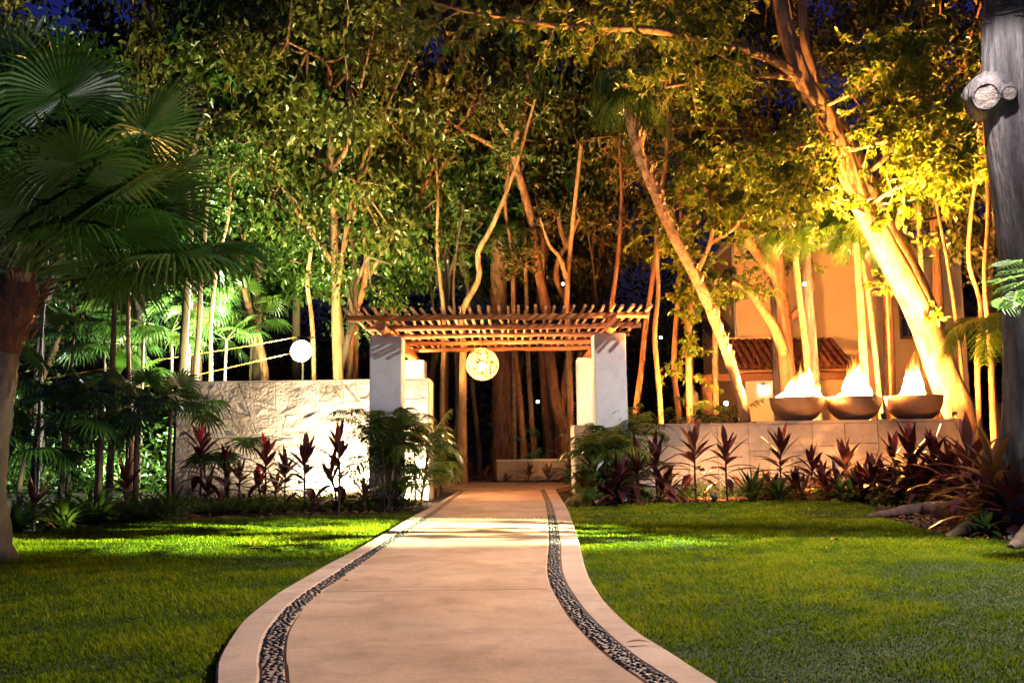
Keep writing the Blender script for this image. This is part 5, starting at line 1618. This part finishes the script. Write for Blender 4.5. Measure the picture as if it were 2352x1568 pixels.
# right hand bed
RB = [
    (1362, 1005, 1158, "bronze cordyline tucked beneath the clumping palm at the path's right edge", BRZ, 22, 2, .9),
    (1425, 1030, 1160, "dark cordyline at the foot of the right front post", MAR, 22, 2, .95),
    (1465, 1000, 1156, "maroon cordyline just right of the right front post", MAR, 22, 1, 1.0),
    (1508, 985, 1152, "maroon cordyline with a reddish crown below the bright green palm", MAR, 24, 2, 1.05),
    (1600, 955, 1150, "tallest single cordyline on the plain stretch of the low wall", MAR, 22, 1, 1.1),
    (1672, 970, 1150, "slim cordyline below the foot of the peeling palm trunk", MAR, 20, 1, 1.0),
    (1540, 1070, 1150, "short cordyline between the two tall ones on the low wall's plain stretch", BRZ, 16, 1, .85),
    (1800, 970, 1146, "cordyline in front of the left side of the nearest fire bowl", MAR, 24, 1, 1.0),
    (1868, 1010, 1144, "cordyline between the nearest and the middle fire bowls", MAR, 20, 1, .95),
    (1945, 1000, 1144, "glinting cordyline right below the middle fire bowl", MAR, 24, 1, 1.0),
    (2010, 1030, 1152, "cordyline in the gap below the middle and third fire bowls", MAR, 22, 2, .95),
    (2058, 975, 1150, "broad leaved cordyline directly below the third fire bowl's left rim", MAR, 22, 1, 1.05),
    (2100, 960, 1158, "purple leaved cordyline below the third fire bowl, nearest the lawn root", MAR, 26, 2, 1.05),
    (2150, 975, 1160, "crowded cordyline below the third fire bowl's right rim", MAR, 24, 2, 1.0),
    (2190, 1000, 1172, "pale streaked cordyline above the dark hollow of the roots", MAR, 24, 1, 1.0),
    (2235, 945, 1190, "tall cordyline between the leaning trunk's foot and the grey trunk", MAR, 24, 2, 1.05),
    (2292, 975, 1212, "orange red cordyline hard against the big grey trunk", BRZ, 26, 2, 1.05),
    (2338, 1060, 1222, "dark cordyline in front of the grey trunk's foot", MAR, 24, 1, .95),
    (1985, 1080, 1150, "low bronze cordyline behind the broad green plant", BRZ, 18, 1, .8),
    (2060, 1085, 1156, "low cordyline among the stems below the third fire bowl", BRZ, 18, 1, .8),
    (2125, 1085, 1160, "low yellowish cordyline behind the long buttress root", BRZ, 18, 1, .85),
    (2215, 1075, 1172, "yellow edged low cordyline in the hollow of the roots", BRZ, 18, 1, .85),
    (2262, 1080, 1205, "low maroon cordyline over the second buttress root", MAR, 20, 1, .9),
    (1735, 1085, 1146, "low cordyline left of the dark strap leaved bush", BRZ, 16, 1, .8),
    (1905, 1080, 1148, "low cordyline below the gap of the first two fire bowls", MAR, 16, 1, .8)]
for (u, vt, vb, lab, kd, nl, hd_, ls) in RB:
    cordyline(u, vt, vb, lab, kd, nl, hd_, False, ls * 1.1)
for q, (u, vt, vb) in enumerate([(1770, 1075, 1146), (1830, 1065, 1147), (1845, 1100, 1149), (1890, 1050, 1145), (1925, 1055, 1147), (1965, 1060, 1149), (1990, 1045, 1148), (2035, 1055, 1153),
                                 (2080, 1050, 1157), (2110, 1040, 1158), (2140, 1050, 1161), (2170, 1050, 1165), (2200, 1060, 1170), (2225, 1040, 1176), (2255, 1035, 1184), (2300, 1050, 1200), (2160, 1100, 1168), (2075, 1105, 1160)]):
    cordyline(u, vt, vb, "low %s cordyline crowded %s" % (("maroon", "bronze")[q % 3 == 2], "below the nearest fire bowl" if u < 1900 else ("below the middle fire bowl" if u < 2040 else ("below the third fire bowl" if u < 2165 else "above the buttress roots"))), (MAR, BRZ)[q % 3 == 2], 18, 1, False, 1.0, group="low cordylines crowded below the fire bowls")
strap_bush(1728, 1065, 1152, "dark strap leaved bush below the slab joint in the low wall", MT["arecaleaf"], 36)
strap_bush(1790, 1080, 1150, "smaller strap leaved bush left of the nearest fire bowl's cordyline", MT["arecaleaf"], 28)
cordyline(1932, 1085, 1152, "broad light green leaved plant at the lawn edge below the middle bowl", GRN, 14, 2, False, .75, cat="shrub", name="broad_leaf_plant", group="broad green plants")
cordyline(2262, 1165, 1228, "young light green plant sprouting on the second buttress root", GRN, 9, 1, False, .62, cat="shrub", name="broad_leaf_plant", group="broad green plants")
# beyond the pergola
for (u, vt, vb, lab, kd, ls) in [
    (1090, 1058, 1104, "cordyline left of the planter wall in the round court bed", MAR, 1.0),
    (1122, 1065, 1105, "cordyline in front of the planter wall's left corner", BRZ, 1.0),
    (1165, 1085, 1105, "tiny cordyline at the middle of the planter wall", BRZ, .7),
    (1212, 1055, 1105, "shaggy cordyline in front of the planter wall, under the philodendron", BRZ, 1.1),
    (1252, 1060, 1105, "cordyline in front of the planter wall's right part", BRZ, 1.1),
    (1298, 1030, 1106, "pink and yellow lit cordyline beside the low wall's end", MAR, 1.2)]:
    cordyline(u, vt, vb, lab, kd, 16, 1, u == 1298, ls * .9, dY=-2.7, group="cordylines in the court")
cordyline(1306, 1065, 1118, "green and yellow leaved plant at the path corner by the low wall's end", GRN, 14, 2, False, .7, cat="shrub", name="broad_leaf_plant", group="broad green plants")
cordyline(1012, 1045, 1112, "green leaved clump at the foot of the stone wall's end", BRZ, 20, 2, False, 1.0)
cordyline(1040, 1062, 1095, "dark cordyline across the court left of the bed", MAR, 18, 1, False, 1.1, group="cordylines in the court")
p0 = at(1238, 1050, 31.2)
ph_ = thing("philodendron", "pale green lobed philodendron growing behind the planter wall", "philodendron", (p0[0], 31.2, 0))
for i, (u, v, du, dz) in enumerate(((1205, 1008, -1, .1), (1232, 1005, -.2, .5), (1238, 1030, -.5, -.4), (1272, 1010, .9, .45), (1262, 1035, .6, -.2), (1222, 1040, -.8, -.4))):
    p = at(u, v, 31.0) - np.array([p0[0], 31.2, 0])
    mb = MB(); split_leaf(mb, p, np.array([du, -.5, dz]), None, .52, .26, rg, .5); tube(mb, [(0, 0, .5), p * (.6, .6, .8), p], [.016, .012, .01], 5, .5)
    mb.build("leaf", MT["philo"], ph_)

# low ground cover
mb = MB(); gc = []
for (pts, n, h) in (([(250, 1186), (420, 1180), (560, 1175), (700, 1172), (860, 1170), (960, 1162), (880, 1156), (600, 1160), (430, 1166), (260, 1176)], 520, .16),
                    ([(1560, 1146), (1640, 1144), (1760, 1140), (1640, 1128), (1560, 1132)], 130, .26), ([(1330, 1150), (1480, 1146), (1480, 1138), (1330, 1140)], 60, .14),
                    ([(1760, 1146), (1950, 1143), (2000, 1150), (2000, 1135), (1760, 1132)], 150, .2), ([(2010, 1158), (2200, 1170), (2330, 1180), (2330, 1150), (2010, 1140)], 120, .15),
                    ([(30, 1216), (250, 1200), (400, 1190), (400, 1170), (30, 1180)], 200, .2)):
    A = np.array([gnd(u, v)[:2] for u, v in pts]); lo, hi = A.min(0), A.max(0)
    q = rg.uniform(lo, hi, (n * 8, 2)); q = q[poly_in(A, q[:, 0], q[:, 1])][:n]
    gc.append(np.c_[q, np.full(len(q), h)])
gc = np.concatenate(gc)
P = np.repeat(gc, 60, 0); hh = P[:, 2].copy()
P = P + rg.normal(0, 1, P.shape) * np.c_[hh * .8, hh * .8, hh * 0]; P[:, 2] = np.abs(rg.normal(0, .55, len(P))) * hh
D = rg.normal(0, 1, P.shape); D[:, 2] = np.abs(D[:, 2]) * .9; Nn = rg.normal(0, .6, P.shape) + (0, 0, 1)
leaves(mb, P, D, Nn, rg.uniform(.04, .09, len(P)), rg.uniform(.009, .018, len(P)), np.clip(rg.normal(.5, .22, len(P)), 0, 1))
tag(mb.build("ground_cover", MT["cover"]), "fine low ground cover filling the beds along the walls", "ground cover", kind="stuff")

# dry litter on the bare soil
lit = []
for pts, n in (([(2010, 1160), (2060, 1198), (2200, 1232), (2352, 1240), (2352, 1180), (2150, 1165)], 420), ([(1320, 1164), (1440, 1157), (1600, 1152), (1900, 1146), (1900, 1138), (1330, 1146)], 420), ([(400, 1194), (900, 1178), (960, 1172), (900, 1160), (400, 1180)], 300), ([(1085, 1101), (1200, 1105), (1310, 1105), (1300, 1098)], 60)):
    A = np.array([gnd(u, v)[:2] for u, v in pts]); lo, hi = A.min(0), A.max(0)
    q = rg.uniform(lo, hi, (n * 8, 2)); q = q[poly_in(A, q[:, 0], q[:, 1])][:n]
    lit.append(np.c_[q, rg.uniform(-.025, 0.0, len(q))])
lit = np.concatenate(lit); mb = MB()
D = rg.normal(0, 1, lit.shape); D[:, 2] *= .15; Nn = rg.normal(0, .25, lit.shape) + (0, 0, 1)
leaves(mb, lit, D, Nn, rg.uniform(.05, .14, len(lit)), rg.uniform(.012, .03, len(lit)), rg.uniform(0, 1, len(lit)), True, .3)
tag(mb.build("leaf_litter", MT["dead_leaf"]), "dry brown leaf litter on the bare soil of the beds", "leaf litter", kind="stuff")

# fallen leaves
for (u, v, z, L, W, yaw, mt, lab) in ((590, 1264, .03, .26, .035, .3, "dead_leaf", "long brown dead leaf lying on the left lawn"),
                                      (795, 1337, HZ + .004, .045, .02, .5, "yellow_leaf", "small yellow leaf lying on the path"),
                                      (1470, 1480, HZ + .004, .13, .014, .15, "dead_leaf", "narrow dry leaf on the path's right border"),
                                      (1290, 1203, HZ + .004, .12, .04, .1, "dead_leaf", "dark leaf scrap on the path's right border near the pergola"),
                                      (2235, 1291 - 50, .03, .10, .04, 1.0, "dead_leaf", "dry leaf on the right lawn near the roots"),
                                      (1920, 1242, .035, .10, .04, .4, "dead_leaf", "small brown leaf on the right lawn")):
    g = gnd(u, v, z)
    o_ = link("fallen_leaf", leaf_blade(L, W, .25, "fallen_leaf", MT[mt], fold=.5), None, (g[0] - L / 2, g[1], z + .012), (0, -.15, yaw))
    tag(o_, lab, "leaf", "fallen leaves")

# ================================================================== OTHER LAMPS
def uplight(u, v, Y, z, label, col, power, target, cone=90, r=.05):
    p = at(u, v, Y); p[2] = z
    o = thing("garden_uplight", label, "uplight", p, 0, "small uplights in the beds")
    d = Vector([float(b - a) for a, b in zip(p, target)]).normalized()
    q = d.to_track_quat("Z", "Y").to_euler()
    mb = MB(); lathe(mb, [(.001, -.09), (.05, -.09), (.055, .05), (.048, .05), (.045, .03)], 12)
    h = mb.build("housing", MT["dark_iron"], o, True, (0, 0, .12)); h.rotation_euler = q
    mb = MB(); lathe(mb, [(.044, .031), (.001, .036)], 12); l = mb.build("lens", MT["lamp_warm"], o, True, (0, 0, .12)); l.rotation_euler = q
    mb = MB(); tube(mb, [(0, 0, -.05), (0, 0, .05)], .012, 6); mb.build("spike", MT["dark_iron"], o)
    s = lamp("SPOT", tuple(float(a) for a in (np.array(p) + np.array(d) * .07 + (0, 0, .12))), col, power, r, target, cone, .5)
    s.parent = o; s.location = tuple(np.array(d) * .09 + np.array((0, 0, .12)))
    return o


wl = (1.0, .84, .58)
uplight(893, 1150, 19.35, 0.0, "ground spotlight between the left front post and the stone wall", wl, 900, (at(930, 1000, 20.2)), 160)
uplight(760, 1165, 19.5, 0.0, "ground spotlight under the cordylines by the stone wall", wl, 460, (at(740, 1000, 20.2)), 150)
# tree floodlight, out of frame high on the grey trunk: post and lawn beams, plus added spots for trunk, bed and palm
fp = at(2285, -170, 10.1)
tl_ = thing("tree_floodlight", "white floodlight with added spots strapped high on the big grey trunk", "floodlight", fp)
mb = MB(); bevel_box(mb, (-.14, -.06, -.1), (.14, .06, .1), .02); mb.build("housing", MT["dark_iron"], tl_)
for tgt, pw_, cone, col in (((.3, 17, 1.0), 1300, 62, (1.0, .93, .90)), ((2.3, 6.4, 0), 3400, 80, (1.0, .88, .76)), (tuple(at(2285, 200, 11.1)), 300, 84, (.97, .93, .95)), ((4.4, 15.2, .5), 750, 60, (1.0, .86, .84)), ((-4.6, 9.7, 4.6), 2200, 44, (.85, 1.0, .72))):
    d = Vector([float(b - a) for a, b in zip(fp, tgt)]).normalized()
    s = lamp("SPOT", fp, col, pw_, .08, tgt, cone, .7); s.parent = tl_; s.location = tuple(d * .2)

# lamp on a post behind added foliage, right of the frame: it rakes across the lawns
lp = (10.5, 8.6, 4.2)
pl_ = thing("post_lamp", "white post lamp standing behind the added foliage right of the lawn", "lamp post", (lp[0], lp[1], 0))
mb = MB(); tube(mb, [(0, .1, -.05), (0, .1, 2), (0, .1, 4.3)], .04, 8); mb.build("pole", MT["metal"], pl_, True)
mb = MB(); lathe(mb, [(.001, 4.5), (.16, 4.4), (.12, 4.35), (.001, 4.35)], 12); mb.build("head", MT["dark_iron"], pl_, True)
s = lamp("SPOT", lp, (.86, 1.0, .60), 90000, .03, (-2.2, 11.9, 0), 22, .9); s.parent = pl_; s.location = (0, -.05, 4.2)
sh = link("beam_foliage", None, None, (7.3, 9.3, .4))  # unseen foliage, its clusters spaced to break the lamp's beam into patches
tag(sh, "loose young tree outside the frame in front of the post lamp", "tree")
mbw, mbl = MB(), MB(); r2 = np.random.default_rng(77)
for q in range(74):
    c0 = np.array([r2.uniform(-.35, .35), r2.uniform(-2.1, 2.5), r2.uniform(1.4, 4.0)])
    b0 = np.array([0, c0[1] * .4, -.4])
    tube(mbw, spline([b0, (b0 + c0) / 2 + (0, 0, .1), c0], 5), np.linspace(.014, .005, 5), 4, cap=False)
    k = 46
    leaves(mbl, c0 + r2.normal(0, .10, (k, 3)), r2.normal(0, 1, (k, 3)), r2.normal(0, 1, (k, 3)), .14, .045, r2.uniform(0, 1, k), True)
tag(mbw.build("twigs", MT["bark_dark"], sh), kind="stuff"); mbl.build("crown", MT["broadgreen"], sh)

# uplights among the trees
UP_ = [
    (1318, 1000, 30.0, 0, "uplight at the foot of the forked orange tree", AMBER, 3200, (1225, 300, 31), 80),
    (1330, 1000, 25.5, 0, "uplight behind the pergola's right rear post", AMBER, 3600, (1400, 250, 27.5), 80),
    (1010, 1000, 25.5, 0, "uplight behind the stone wall's end", (1.0, .58, .18), 4200, (1000, 250, 28), 85),
    (1690, 1000, 20.95, RZ, "uplight on the low wall at the foot of the peeling palm", WARM, 3600, (1470, 250, 21.1), 55),
    (2128, 985, 21.9, 0, "uplight left of the thick leaning trunk's foot", WARM, 3200, (1950, 300, 21.6), 70),
    (2070, 985, 23.0, 0, "uplight behind the third fire bowl", WARM, 5000, (2060, 150, 24), 80),
    (1900, 985, 24.0, 0, "uplight between the slim palms behind the bowls", WARM, 3600, (1850, 300, 26), 80),
    (1560, 985, 23.8, 0, "uplight under the yellow green leafy tree", WARM, 3600, (1640, 400, 25), 80),
    (2230, 985, 20.5, 0, "uplight beside the amber stems near the grey trunk", WARM, 2600, (2230, 200, 22), 75),
    (1760, 985, 22.0, 0, "added uplight washing the ochre house wall", (1, .42, .13), 3800, (1920, 690, 32.5), 62),  # added to brighten the house wall
    (600, 1000, 21.4, 0, "uplight behind the stone wall below the floodlight", (.95, 1.0, .5), 6000, (700, 150, 27), 90),
    (250, 1000, 25.0, 0, "uplight among the small fan palms left of the wall", (.9, 1.0, .8), 1500, (250, 500, 30), 90),
    (1440, 985, 21.0, 0, "added uplight for the long limb, behind the low wall by the right front post", AMBER, 9000, (1560, 80, 18.6), 62),  # added lamp that lights the long limb
    (1640, 1148, 18.4, 0, "added amber bed light before the low wall below the peeling palm", (1, .52, .22), 170, (1640, 1000, 20.2), 130),  # this and the next three are added to light wall, bowls and cordylines
    (1850, 1146, 18.3, 0, "added amber bed light before the low wall below the nearest bowl", (1, .45, .14), 260, (1850, 950, 20.2), 130),
    (1985, 1150, 18.0, 0, "added amber bed light before the low wall below the middle bowl", (1, .45, .14), 260, (1985, 950, 20.2), 130),
    (2130, 1156, 17.4, 0, "added amber bed light before the low wall below the third bowl", (1, .45, .14), 260, (2130, 950, 20.2), 130),
    (800, 985, 21.5, 0, "added uplight behind the stone wall close to the left rear post", (1.0, .85, .35), 5500, (660, 120, 27), 85),  # added to lift the dark crowns at upper left
    (480, 985, 24.2, 0, "added uplight behind the far left end of the stone wall", (.95, 1.0, .5), 3500, (520, 100, 28), 85),  # added too, for the same left crowns
    (1640, 1152, 17.9, 0, "added amber light right of the tallest cordyline, aimed high at the long limb", WARM, 9000, (1380, 66, 17), 44),  # second added lamp for the long limb
    (2030, 985, 20.98, SHELF, "added uplight on the low wall between the middle and third fire bowls", WARM, 13000, (1900, 150, 21.2), 62),  # added close below the crowns to brighten the upper right
    (2195, 985, 20.9, SHELF, "added uplight on the low wall right of the third fire bowl", WARM, 22000, (2150, 120, 20.6), 66),  # added to brighten the right hand crowns
    (2000, 985, 22.6, 0, "added uplight behind the middle fire bowl, aimed high into the crowns", WARM, 13000, (2080, 60, 24), 60),  # added with the two above for more light in the crowns
]
for (u, v, Y, z, lab, col, pw_, tg, cone) in UP_:
    uplight(u, v, Y, z, lab, col, pw_, at(*tg), cone)


def small_lamp(u, v, Y, label, col, power, r=.045, back=.0, mat="dot_lamp"):
    p = at(u, v, Y)
    o = thing("garden_lamp", label, "lamp", p, 0, "small lamps between the trunks")
    mb = MB(); sphere(mb, (0, 0, 0), r, 12, 8); mb.build("globe", MT[mat], o, True)
    mb = MB(); lathe(mb, [(.001, r * 1.5), (r * .9, r * 1.2), (r * 1.1, r * .9), (.001, r * .95)], 10); tube(mb, [(0, 0, r * 1.4), (0, .06, r * 2), (0, .3, r * 2)], .012, 5)
    mb.build("cap", MT["dark_iron"], o)
    if power:
        lamp("POINT", (0, -r * 1.8, -.02), col, power, r, parent=o)


small_lamp(1235, 922, 29.5, "little white lamp glinting between the trunks in the gateway", (1, .95, .85), 240)
small_lamp(1293, 652, 29.6, "little cold white lamp fixed by the white lit trunk above the pergola", COLD, 260)
small_lamp(1848, 652, 24.6, "little white lamp fixed on the palm trunk before the house", (1, .93, .85), 160)
small_lamp(1668, 926, 29.5, "cold little lamp low between porch post and peeling palm", COLD, 60, .07)
small_lamp(1518, 775, 27, "tiny white lamp among the trunks right of the pergola", (1, .9, .75), 80, .04)
